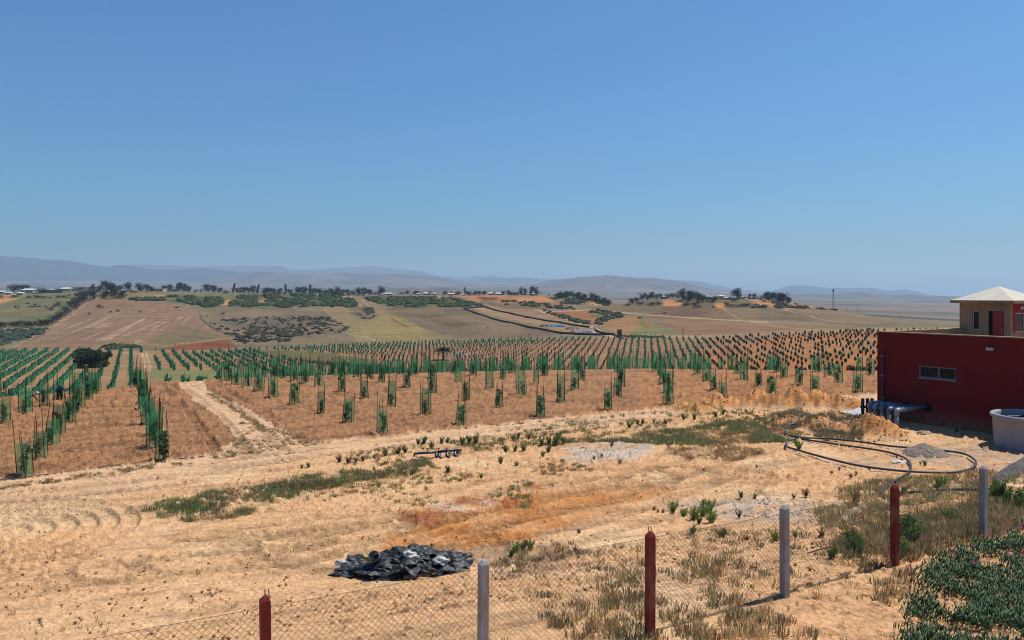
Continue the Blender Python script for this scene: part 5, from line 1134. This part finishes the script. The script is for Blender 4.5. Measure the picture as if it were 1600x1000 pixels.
# ---------------------------------------------------------------- wire fence
M_galv = mat("galvanised_wire", alb(112, 104, 96), .5, .4, metal=.2)
M_postg = mat("grey_post_paint", alb(196, 194, 196), .6, .3, noise=.18, nscale=9, grime=((.26, .15, .09), 7, .85), bump=.004, bscale=60)
M_postr = mat("dark_red_post_paint", alb(150, 40, 40), .6, .3, noise=.2, nscale=9, grime=((.20, .10, .06), 8, .8), bump=.004, bscale=60)
fd = Vector((.883, .469, 0)); fo = Vector((1.75, 10.0, 0)); FT = H - 3.0
fence = thing("wire_fence", "diamond wire mesh fence on grey and dark red posts at the foot of the picture", "fence", fo, math.atan2(fd.y, fd.x))
ca, sa = fd.x, fd.y
def floc(x): return (fo.x + ca * x, fo.y + sa * x)
for i, x in enumerate([-9.44, -7.08, -4.72, -2.36, 0, 2.37, 4.74, 7.02, 9.4, 11.8]):
    X, Y = floc(x); zb = float(basez(X, Y)) - .3; red = i % 2 == 0; w_ = .048
    top = FT + [-.05, -.02, .0, -.02, -.03, 0, .03, .08, .1, .12][i]
    mb = MB(); mb.box(x - w_, x + w_, -w_, w_, zb, top - .02); mb.add([(x - w_, -w_, top - .02), (x + w_, -w_, top - .02), (x + w_, w_, top - .02), (x - w_, w_, top - .02), (x - w_ * .2, -w_ * .6, top + .02), (x + w_ * .5, -w_ * .6, top + .03), (x + w_ * .5, w_ * .6, top + .03), (x - w_ * .2, w_ * .6, top + .02)], [(0, 1, 5, 4), (1, 2, 6, 5), (2, 3, 7, 6), (3, 0, 4, 7), (4, 5, 6, 7)])
    V_ = np.concatenate(mb.v); V_[:, 0] += (V_[:, 2] - zb) * r_.uniform(-.018, .018); V_[:, 1] += (V_[:, 2] - zb) * r_.uniform(-.015, .015); mb.v = [V_]
    p = part("post", mb, M_postr if red else M_postg, fence, label="dark red square post" if red else "grey square post")
    if red: mb = MB(); mb.tube([(x - .02, 0, top), (x - .02, 0, top + .09)], .006, 5); mb.tube([(x + .02, 0, top), (x + .015, 0, top + .09)], .006, 5); part("wire_end", mb, M_galv, p)
mb = MB(); cell = .052; x0, x1 = -9.44, 7.05; rw = .0015; hM = 1.5; V = []; Fc = []
def strand(ax, az, bx, bz, y):
    n = len(V); dx, dz = bx - ax, bz - az; l = math.hypot(dx, dz); nx, nz = -dz / l * rw, dx / l * rw
    V.extend([(ax + nx, y, az + nz), (ax - nx, y, az - nz), (ax, y + rw, az), (bx + nx, y, bz + nz), (bx - nx, y, bz - nz), (bx, y + rw, bz)])
    Fc.extend([(n, n + 1, n + 4, n + 3), (n + 1, n + 2, n + 5, n + 4), (n + 2, n, n + 3, n + 5)])
k = x0 - hM
while k < x1:
    for sgn in (1, -1):
        a0, a1 = max(k, x0), min(k + hM, x1)
        if a1 - a0 > .01:
            za, zb_ = (a0 - k), (a1 - k)
            if sgn < 0: za, zb_ = hM - za, hM - zb_
            strand(a0, FT - .1 - hM + za, a1, FT - .1 - hM + zb_, .052 + .003 * sgn)
    k += cell * 1.35
mb.add(V, Fc); part("mesh_panel", mb, M_galv, fence)
mb = MB(); mb.tube([(x0, .056, FT - .11), (x1, .056, FT - .11)], .0022, 5); mb.tube([(x0, .056, FT - .85), (x1, .056, FT - .85)], .002, 5); part("tension_wire", mb, M_galv, fence)

# ---------------------------------------------------------------- ice plants
def iceplant():
    rg = np.random.default_rng(9); polys = [[(1452, 880), (1462, 862), (1500, 850), (1540, 838), (1575, 826), (1610, 812), (1720, 790), (1760, 1060), (1400, 1060), (1420, 950)]]
    pts = []
    y = rg.uniform(790, 1060, 60000); x = rg.uniform(1395, 1760, 60000); ok = inpoly(x + rg.normal(0, 16, 60000), y + rg.normal(0, 7, 60000), polys[0]); x, y = x[ok], y[ok]
    u = (x - 800) / F; d = 4.2 * F / (y - HZ)
    for _ in range(4): d = (H - (nearz(u * d, d) + .22)) * F / (y - HZ)
    k = (rg.random(len(x)) < (d / d.max()) ** 2.2) & (fbm(u * d, d, .45, 3, 79) > .36 + .1 * rg.random(len(x))); x, y, u, d = x[k][:15000], y[k][:15000], u[k][:15000], d[k][:15000]
    X = u * d; n = len(X); base = nearz(X, d); hump = .10 + .14 * fbm(X, d, .5, 3, 77)
    Z = base + hump * rg.uniform(.3, 1.0, n); a = rg.uniform(0, 6.28, n); tilt = rg.uniform(.1, .9, n); L_ = rg.uniform(.07, .13, n)
    D = np.stack([np.cos(a) * np.sin(tilt) + .25, np.sin(a) * np.sin(tilt), np.cos(tilt)], 1); D /= np.linalg.norm(D, axis=1)[:, None]
    B = np.stack([X, d, Z - .03], 1); s1 = np.cross(D, [0.3, .2, 1.0]); s1 /= np.linalg.norm(s1, axis=1)[:, None]; s2 = np.cross(D, s1); r = .009
    V = np.stack([B + s1 * r * .6, B + (-s1 * .5 + s2 * .87) * r * .6, B + (-s1 * .5 - s2 * .87) * r * .6] + [B + D * L_[:, None] * .5 + q for q in (s1 * r, (-s1 * .5 + s2 * .87) * r, (-s1 * .5 - s2 * .87) * r)] + [B + D * L_[:, None]], 1)
    f = [(0, 1, 4), (0, 4, 3), (1, 2, 5), (1, 5, 4), (2, 0, 3), (2, 3, 5), (3, 4, 6), (4, 5, 6), (5, 3, 6)]
    m = mat("ice_plant_leaf", (1, 1, 1), .5, .25, noise=.25, nscale=6, attr="col"); cc = np.array([alb(66, 104, 62), alb(92, 124, 70), alb(54, 84, 56), alb(128, 118, 82)])[rg.choice(4, n, p=[.45, .25, .2, .1])] * rg.uniform(.7, 1.35, (n, 1))
    o = obj("ice_plant", raw_mesh("ice_plant", V.reshape(-1, 3), (np.arange(n)[:, None, None] * 7 + np.array(f)[None]).reshape(-1, 3), m, False, np.repeat(cc, 7, 0))); tag(o, "dense dark green ice plants with pink flowers in the lower right corner", "ice plants", kind="stuff")
    M_f = mat("pink_flower", alb(214, 110, 164), .6, .2, translucent=.3)
    for i, (px, py) in enumerate([(1565, 831), (1594, 824), (1489, 866), (1545, 834), (1520, 880), (1580, 860)]):
        u = (px - 800) / F; dd = 12.0
        for _ in range(5): dd = (H - (float(nearz(u * dd, dd)) + .24)) * F / (py - HZ)
        mb = MB(); c = (0, 0, 0)
        for k in range(18):
            q = k * 2 * math.pi / 18; x1, y1 = math.cos(q) * .028, math.sin(q) * .028; mb.add([(0, 0, 0), (x1 - y1 * .14, y1 + x1 * .14, .012), (x1 * 1.2, y1 * 1.2, .016), (x1 + y1 * .14, y1 - x1 * .14, .012)], [(0, 1, 2, 3)])
        f_ = part("flower", mb, M_f, o, loc=(u * dd, dd, float(nearz(u * dd, dd)) + .25)); f_.rotation_euler = (.7, 0, 0)
iceplant()

# ---------------------------------------------------------------- rubbish heap at the bottom edge
def rubbish():
    X0, Y0, Z0 = P(622, 884); M_bp = mat("black_plastic", (.018, .018, .02), .5, .4, bump=.02, bscale=14); M_gp = mat("grey_bucket_plastic", alb(128, 144, 154), .5, .4); M_wp = mat("white_plastic", alb(226, 224, 216), .5, .4); M_yp = mat("yellow_sacking", alb(206, 186, 130), .8, .2)
    t = thing("rubbish_heap", "heap of crumpled black plastic sheeting at the bottom edge", "rubbish heap", (X0, Y0, Z0))
    rg = np.random.default_rng(15)
    for i in range(95):
        x = rg.uniform(-1.05, 1.35); y = rg.uniform(-.75, .55); n = 8; g = np.linspace(-1, 1, n); A, B = np.meshgrid(g, g); s = rg.uniform(.07, .19)
        hh = max(.05, .34 * (1 - abs(x - .3) / 1.5) - .12 * abs(y))
        zz = (fbm(A * 1.3 + i * 7, B * 1.3, 1, 3, i) - .5) * 1.9; th = rg.uniform(0, 6.28); Aw, Bw = A * math.cos(th) - B * math.sin(th), A * math.sin(th) + B * math.cos(th)
        V = np.stack([x + Aw * s * 1.5, y + Bw * s * .8, hh + zz * s - (A ** 2 + B ** 2) * s * .3], -1).reshape(-1, 3); V[:, 2] = np.maximum(V[:, 2], .0)
        me = raw_mesh("sheet", V, gridfaces(n, n), M_bp, True); o = obj("plastic_scrap", me, t); 
        sol = o.modifiers.new("s", 'SOLIDIFY'); sol.thickness = .006; ss = o.modifiers.new("b", 'SUBSURF'); ss.levels = 1; ss.render_levels = 2
    b_ = lump("mound", .15, 0.0, -.03, 1.05, .2, M_bp, 5, .6, parent=t)
    def bucket(px, py, r, h, m, rot, lab, z=0):
        Y = Y0 - .25; X = (px - 800) / F * Y; Z = H - (py - HZ) / F * Y - .06; z = 0; mb = MB(); mb.lathe([(0, 0), (r * .8, 0), (r, h), (r * 1.06, h), (r * 1.06, h * .94), (r * 1.0, h * .94)], 24); mb.lathe([(r * .95, h), (r * .76, .02), (0, .02)], 24)
        o = thing("bucket", lab, "bucket", (X, Y, Z + z)); o.rotation_euler = rot; p = part("shell", mb, m, o, True); mb = MB(); mb.tube([(r * math.cos(q), 0, h * .9 + r * .75 * math.sin(q)) for q in np.linspace(0, math.pi, 9)], .006, 6); part("handle", mb, M_galv, o)
    bucket(588, 870, .105, .26, M_gp, (math.radians(50), math.radians(-28), .3), "grey plastic bucket lying tilted on the rubbish heap", .26)
    bucket(560, 868, .07, .12, M_wp, (math.radians(60), 0, .1), "small white tub standing at the left of the rubbish heap", .24)
    bucket(545, 880, .05, .34, M_gp, (math.radians(80), math.radians(60), .4), "narrow grey can lying left of the rubbish heap", .12)
    for i, (px, py, r, m, lab) in enumerate([(532, 874, .12, M_wp, "white sack at the left end of the rubbish heap"), (575, 866, .16, M_yp, "yellow sack between the buckets on the rubbish heap"), (640, 862, .15, M_wp, "pale torn sheet on top of the rubbish heap"), (688, 872, .17, M_wp, "white sack at the right end of the rubbish heap"), (606, 876, .12, M_wp, "crumpled white bag beside the grey bucket")]):
        Y = Y0 - .3; X = (px - 800) / F * Y; Z = max(H - (py - HZ) / F * Y - .06, Z0); o = lump("sack", X, Y, Z, r, .7, m, 90 + i, 1.1); tag(o, lab, "sack")
rubbish()

# ---------------------------------------------------------------- far buildings
M_wall = mat("whitewashed_wall", alb(226, 218, 204), .9, .1, noise=.08, nscale=.6); M_wall2 = mat("salmon_wall", alb(214, 160, 132), .9, .1); M_wallg = mat("grey_wall", alb(150, 150, 152), .9, .1)
M_rw = mat("white_metal_roof", alb(240, 238, 232), .6, .3); M_rg = mat("pale_tile_roof", alb(214, 200, 182), .8, .2)
def house(px, py, wpx, hpx, label, wall=M_wall, roof=M_rw, flat=False, group="houses on the far ridge", dep=None, dmax=990, dmin=200):
    X, Y, Z = P(px, py, dmin, dmax); L_ = wpx * Y / F; hh = hpx * Y / F; D = dep or min(L_ * .7, 8); wh = hh * (.92 if flat else .62)
    t = thing("house", label, "house", (X, Y + 1, Z - .1), random.Random(int(px)).uniform(-.1, .1), group)
    mb = MB(); mb.box(-L_ / 2, L_ / 2, -D / 2, D / 2, -.8, wh); part("wall", mb, wall, t)
    mb = MB(); o_ = .3
    if flat: mb.box(-L_ / 2 - .15, L_ / 2 + .15, -D / 2 - .15, D / 2 + .15, wh + .003, wh + .3)
    else: mb.add([(-L_ / 2 - o_, -D / 2 - o_, wh), (L_ / 2 + o_, -D / 2 - o_, wh), (L_ / 2 + o_, D / 2 + o_, wh), (-L_ / 2 - o_, D / 2 + o_, wh), (-L_ / 2 + D * .2, 0, hh), (L_ / 2 - D * .2, 0, hh)], [(0, 1, 5, 4), (2, 3, 4, 5), (1, 2, 5), (3, 0, 4), (3, 2, 1, 0)])
    part("roof", mb, roof, t)
    mb = MB(); mb.box(-.45, .45, -D / 2 - .03, -D / 2 - .002, 0, min(2, wh * .8)); part("door", mb, M_dark, t)
    for k in (-1, 1):
        mb = MB(); mb.box(k * L_ * .3 - .4, k * L_ * .3 + .4, -D / 2 - .03, -D / 2 - .002, wh * .35, wh * .75); part("window", mb, M_dark, t)
house(2, 459, 8, 5, "pale domed shed at the left edge of the far ridge"); house(13, 460, 9, 4, "low white hut second from the left edge"); house(20, 462, 5, 3, "tiny white hut beside the second one")
house(32, 461, 10, 5, "small white hut in front of the dark tree, far left"); house(45, 457, 20, 6.5, "white gabled barn between the first ridge trees"); house(85, 457, 34, 4, "long grey walled compound on the far left ridge", M_wallg, M_wallg, True)
house(80, 453.6, 10, 3, "low white roof showing over the grey compound"); house(103, 455, 14, 6.5, "white gabled barn at the right end of the grey compound")
house(247, 455, 20, 4, "long white shed, left half, on the ridge above the ploughed slope", flat=True); house(265, 455, 18, 3.2, "long white shed, right half, on the ridge above the ploughed slope", flat=True)
house(436, 457, 9, 4, "white house left in the dense tree belt"); house(445, 457, 5, 3, "tiny white hut next to the white house in the tree belt"); house(461, 457.5, 6, 5, "narrow white house in the dense tree belt"); house(488, 459.5, 14, 4, "low wide cream house before the tree belt")
house(545, 460.5, 6, 4, "small white house at the right of the tree belt"); house(607, 461, 12, 4, "white house just right of the ridge track"); house(599, 461, 5, 3, "tiny white hut by the ridge track")
house(668, 461, 13, 4.5, "white house left of the middle ridge trees"); house(679, 461, 5, 4, "small hut attached right of the middle white house"); house(705, 461.5, 9, 4, "white house in the middle ridge trees"); house(725, 462, 4, 3, "tiny white hut between the middle ridge trees")
house(767, 460, 8, 4, "white house, left of the pair on the middle ridge"); house(780, 460, 14, 4, "long white house, right of the pair on the middle ridge"); house(804, 460, 13, 4.5, "long cream house left of the tall pines", M_wall, M_rg, True)
house(820, 461, 7, 4, "grey white hut under the tall pines, left", M_wallg, M_rw); house(832, 461, 9, 4, "grey white hut under the tall pines, right", M_wallg, M_rw); house(653, 452.5, 5, 3, "far white house above the middle ridge")
KG = "houses on the wooded knoll"
house(1038, 466, 8, 5, "white house at the left of the wooded knoll", group=KG); house(1110, 467, 8, 4, "salmon house in the middle of the knoll", M_wall2, M_rg, group=KG); house(1128, 465, 9, 4.5, "white house in the middle of the knoll", group=KG)
house(1135, 468, 9, 4.5, "cream house below the knoll's white house", M_wall, M_rg, group=KG); house(1160, 465, 7, 4, "small white house right of the big knoll tree", group=KG); house(1176, 465, 12, 5, "pale wide house at the right of the knoll", group=KG); house(1188, 463, 4, 4, "narrow white house at the right of the knoll", group=KG)
house(280, 484, 4, 2, "tiny white shelter on the ploughed slope", group="sheds on the slopes", dmax=680)

# lattice mast and its hut
X, Y, Z = P(1302, 484, 400, 800); hm = 34 * Y / F; t = thing("radio_mast", "slim lattice mast with antennas on the bare shoulder right of centre", "mast", (X, Y, Z - .2))
M_steel = mat("grey_steel", alb(110, 112, 116), .6, .4)
mb = MB()
for a in range(3):
    c, s = math.cos(a * 2.094), math.sin(a * 2.094); mb.tube([(c * .75, s * .75, 0), (c * .3, s * .3, hm * .93)], .07, 5)
    for k in range(16):
        c2, s2 = math.cos((a + 1) * 2.094), math.sin((a + 1) * 2.094); r1, r2 = .75 - .45 * k / 16, .75 - .45 * (k + 1) / 16; mb.tube([(c * r1, s * r1, hm * .93 * k / 16), (c2 * r2, s2 * r2, hm * .93 * (k + 1) / 16)], .035, 4)
mb.tube([(0, 0, hm * .9), (0, 0, hm)], .06, 5); part("lattice", mb, M_steel, t)
for k in range(3):
    a = k * 2.094 + .4; mb = MB(); mb.box(-.16, .16, -.1, .1, -.9, .9); o = part("antenna", mb, M_steel, t, loc=(math.cos(a) * .7, math.sin(a) * .7, hm * .9)); o.rotation_euler = (0, 0, a)
house(1301, 484.5, 13, 1.8, "low dark compound wall at the foot of the lattice mast", M_dark, M_dark, True, "compound of the mast", 4)

# thin poles
def pole(px, pyb, pyt, label, dmin, dmax, r=.09, grp="thin poles along the valley edge", arm=False):
    X, Y, Z = P(px, pyb, dmin, dmax); h = (pyb - pyt) * Y / F; t = thing("pole", label, "pole", (X, Y, Z), 0, grp); mb = MB(); mb.tube([(0, 0, -.2), (0, 0, h)], [r, r * .7], 6); part("shaft", mb, M_stake2, t)
    if arm: mb = MB(); mb.box(-.8, .8, -.06, .06, h - .5, h - .35); part("crossarm", mb, M_stake2, t)
M_stake2 = mat("grey_timber_pole", alb(112, 98, 84), .9, .1)
for i, (px, b, tt) in enumerate([(243, 548, 541), (357, 546, 538), (435, 544, 534), (516, 540, 532), (588, 537, 529), (654, 535, 528), (717, 533, 527), (772, 531, 523), (826, 529, 520), (876, 527, 517), (925, 526, 516), (985, 526, 519), (1024, 526, 521), (1093, 525, 520)]):
    pole(px, b, tt, "thin grey pole, %s from the left along the far edge of the valley planting" % ordn(i), 240, 420)
pole(1067, 526, 513, "taller dark utility pole at the valley edge right of the green field", 250, 420, .16, "utility poles", True)
for i, (px, b, tt) in enumerate([(1322, 487, 474), (1339, 489, 475), (1342, 489, 475), (855, 520, 508), (738, 491, 481)]): pole(px, b, tt, "distant utility pole, %s" % ["left of the pair beyond the mast", "left one of the pair beyond the mast", "right one of the pair beyond the mast", "by the blue tarpaulin", "at the head of the fenced plot"][i], 300, 900, .12, "utility poles")

# fenced plot with tarpaulins, small tower
M_bf = mat("black_fence_cloth", (.012, .012, .014), .9, .1)
def cloth_fence(line, h, label):
    pts = [P(a, b, 300, 640) for a, b in line]; s = smooth_path(pts, 5); root = thing("cloth_fence", label, "fence", s[0], 0, "black cloth fences round the plot")
    V = []; o0 = s[0]
    for p in s:
        z = float(basez(p.x, p.y)); V += [(p.x - o0.x, p.y - o0.y, z - .3 - o0.z), (p.x - o0.x, p.y - o0.y, z + h - o0.z), (p.x - o0.x, p.y - o0.y + .08, z + h - o0.z), (p.x - o0.x, p.y - o0.y + .08, z - .3 - o0.z)]
    n = len(s); mb = MB(); mb.add(V, [(4 * i + k, 4 * i + 4 + k, 4 * i + 4 + (k + 1) % 4, 4 * i + (k + 1) % 4) for i in range(n - 1) for k in range(4)]); part("cloth", mb, M_bf, root)
    for p in s[::4]:
        z = float(basez(p.x, p.y)); mb = MB(); mb.tube([(p.x - o0.x, p.y - o0.y - .08, z - o0.z), (p.x - o0.x, p.y - o0.y - .08, z + h + .2 - o0.z)], .05, 5); part("post", mb, M_bf, root)
cloth_fence([(724, 483), (740, 489), (770, 499), (810, 508), (850, 516.5), (890, 522.5), (925, 524), (960, 524)], .95, "black cloth fence along the near side of the plot")
cloth_fence([(758, 480), (780, 487), (810, 493.5), (850, 501.5), (890, 508), (921, 512)], .95, "black cloth fence along the far side of the plot")
cloth_fence([(724, 483), (740, 481.5), (758, 480)], .95, "black cloth fence across the top end of the plot"); cloth_fence([(929, 515), (934, 519), (945, 522.5), (960, 524)], 1.0, "black cloth fence at the lower right corner of the plot")
def tarp(px, py, wpx, hpx, col, label, seed):
    X, Y, Z = P(px, py, 300, 600); wm = wpx * Y / F; dm = hpx * 5.5 * Y / F; n = 14; g = np.linspace(-1, 1, n); A, B = np.meshgrid(g, g)
    XX = X + A * wm / 2; YY = Y + B * dm / 2 + (fbm(A * 2, B * 2, 1, 2, seed) - .5) * 2; ZZ = basez(XX, YY) + .25 + .6 * (1 - A ** 2) * (1 - B ** 2) + .5 * fbm(A * 3, B * 3, 1, 3, seed)
    edge = (np.abs(A) > .99) | (np.abs(B) > .99); ZZ = np.where(edge, basez(XX, YY) + .02, ZZ)
    o = obj("tarpaulin", raw_mesh("tarpaulin", np.stack([XX, YY, ZZ], -1).reshape(-1, 3), gridfaces(n, n), mat("tarp_%d" % seed, alb(*col), .5, .3), True)); tag(o, label, "tarpaulin")
tarp(870, 510, 25, 2.6, (72, 130, 190), "bright blue tarpaulin inside the fenced plot", 1); tarp(916, 520, 30, 2.6, (112, 132, 164), "grey blue tarpaulin at the lower end of the fenced plot", 2); tarp(895, 514, 24, 1.6, (116, 96, 92), "dull brown sheet between the blue tarpaulins", 3); tarp(850, 510, 14, 1.3, (110, 96, 92), "dull brown sheet left of the blue tarpaulin", 4)
tarp(926, 513.5, 10, 1.2, (226, 214, 196), "small white sheet by the gap in the plot fence", 6)
X, Y, Z = P(968, 528, 300, 420); h = 14 * Y / F; t = thing("tower", "small brick red square tower with pale cap at the plot corner", "tower", (X, Y, Z)); w_ = 3.2 * Y / F
mb = MB(); mb.box(-w_, w_, -w_, w_, -.5, h * .86); part("shaft", mb, mat("brick_tower", alb(150, 92, 84), .9, .1, noise=.2, nscale=2), t); mb = MB(); mb.box(-w_ * 1.1, w_ * 1.1, -w_ * 1.1, w_ * 1.1, h * .863, h); part("cap", mb, M_wall, t)
X, Y, Z = P(973, 529.5, 300, 420); o = lump("sack_pile", X, Y, Z, 1.0, .8, M_wallg, 44, .8); tag(o, "pale grey heap at the foot of the small tower", "heap")

# ---------------------------------------------------------------- two workers bending among the guards
def worker(px, pyt, d, face, cols, label):
    X = (px - 800) / F * d; z0 = float(zg(np.array(X), np.array(d))); ht = H - (pyt - HZ) / F * d - z0
    root = thing("person", label, "person", (X, d, z0), face, "workers"); s = ht / 1.12
    J = {'pel': (0, 0, .78), 'che': (.0, -.34, 1.02), 'nec': (0, -.46, 1.06), 'hd': (0, -.56, 1.04),
         'lk': (.13, -.12, .44), 'la': (.12, .05, .06), 'lt': (.12, -.12, .03), 'rk': (-.13, -.18, .43), 'ra': (-.13, -.06, .06), 'rt': (-.13, -.22, .03),
         'le': (.24, -.42, .80), 'lh': (.16, -.60, .60), 'lf': (.13, -.66, .54), 're': (-.24, -.44, .80), 'rh': (-.14, -.62, .58), 'rf': (-.11, -.68, .52), 'ls': (.18, -.38, 1.03), 'rs': (-.18, -.38, 1.03), 'lp': (.10, .0, .74), 'rp': (-.10, .0, .74)}
    R_ = {'pel': .145, 'che': .15, 'nec': .06, 'hd': .095, 'lk': .075, 'la': .05, 'lt': .045, 'rk': .075, 'ra': .05, 'rt': .045, 'le': .048, 'lh': .035, 'lf': .03, 're': .048, 'rh': .035, 'rf': .03, 'ls': .07, 'rs': .07, 'lp': .10, 'rp': .10}
    E = [('pel', 'che'), ('che', 'nec'), ('nec', 'hd'), ('pel', 'lp'), ('lp', 'lk'), ('lk', 'la'), ('la', 'lt'), ('pel', 'rp'), ('rp', 'rk'), ('rk', 'ra'), ('ra', 'rt'), ('che', 'ls'), ('ls', 'le'), ('le', 'lh'), ('lh', 'lf'), ('che', 'rs'), ('rs', 're'), ('re', 'rh'), ('rh', 'rf')]
    def skinned(name, keys, edges, m, grow=0.0):
        me = bpy.data.meshes.new(name); ks = list(keys); me.from_pydata([J[k] for k in ks], [(ks.index(a), ks.index(b)) for a, b in edges], []); o = bpy.data.objects.new(name, me); S.collection.objects.link(o); o.parent = root
        md = o.modifiers.new("Skin", 'SKIN'); 
        for i, k in enumerate(ks): me.skin_vertices[0].data[i].radius = (R_[k] + grow, R_[k] + grow)
        me.skin_vertices[0].data[0].use_root = True; sb = o.modifiers.new("S", 'SUBSURF'); sb.levels = 1; sb.render_levels = 2; me.materials.append(m); return o
    # skin layer needs to exist before radii are set
    def mk(name, keys, edges, m, grow=0.0):
        me = bpy.data.meshes.new(name); ks = list(keys); me.from_pydata([J[k] for k in ks], [(ks.index(a), ks.index(b)) for a, b in edges], []); o = bpy.data.objects.new(name, me); S.collection.objects.link(o); o.parent = root
        o.modifiers.new("Skin", 'SKIN')
        if not me.skin_vertices:
            bpy.context.view_layer.objects.active = o; bpy.ops.mesh.customdata_skin_add()
        for i, k in enumerate(ks): me.skin_vertices[0].data[i].radius = (R_[k] + grow, R_[k] + grow)
        me.skin_vertices[0].data[0].use_root = True; sb = o.modifiers.new("S", 'SUBSURF'); sb.levels = 1; sb.render_levels = 2; me.materials.append(m); return o
    mk("body", J.keys(), E, mat("skin", alb(120, 84, 62), .7, .2))
    mk("shirt", ['che', 'pel', 'ls', 'le', 'rs', 're'], [('pel', 'che'), ('che', 'ls'), ('ls', 'le'), ('che', 'rs'), ('rs', 're')], mat("shirt", alb(*cols[0]), .85, .1), .02)
    mk("trousers", ['pel', 'lp', 'lk', 'la', 'rp', 'rk', 'ra'], [('pel', 'lp'), ('lp', 'lk'), ('lk', 'la'), ('pel', 'rp'), ('rp', 'rk'), ('rk', 'ra')], mat("trousers", alb(*cols[1]), .85, .1), .022)
    mb = MB(); mb.lathe([(.16, -.01), (.155, .0), (.10, .02), (.095, .08), (.05, .12), (0, .125)], 14, (0, -.585, 1.09)); part("hat", mb, mat("hat", alb(*cols[2]), .8, .1), root, True)
    root.scale = (s, s, s)
worker(93, 603, 41.6, .6, ((70, 110, 190), (50, 50, 60), (70, 48, 56)), "worker in a blue shirt and dark hat bending among the left guards")
worker(43, 614, 38.6, 2.2, ((170, 120, 116), (60, 60, 62), (214, 186, 178)), "worker in a pinkish hat bending at the far left guards")
# ---------------------------------------------------------------- haze
hz = MB().box(-14500, 14500, -60, 13500, -90, 462)
hm = bpy.data.materials.new("haze"); hm.use_nodes = True; N = hm.node_tree
N.nodes.remove(N.nodes["Principled BSDF"]); pv = N.nodes.new("ShaderNodeVolumePrincipled")
pv.inputs["Color"].default_value = (.62, .80, 1.0, 1); pv.inputs["Density"].default_value = HAZE; pv.inputs["Anisotropy"].default_value = 0.2
N.links.new(pv.outputs[0], N.nodes["Material Output"].inputs["Volume"])
ho = part("haze", hz, hm); ho["kind"] = "stuff"; tag(ho, "pale blue summer haze lying over the hills and mountains", "haze", kind="stuff")
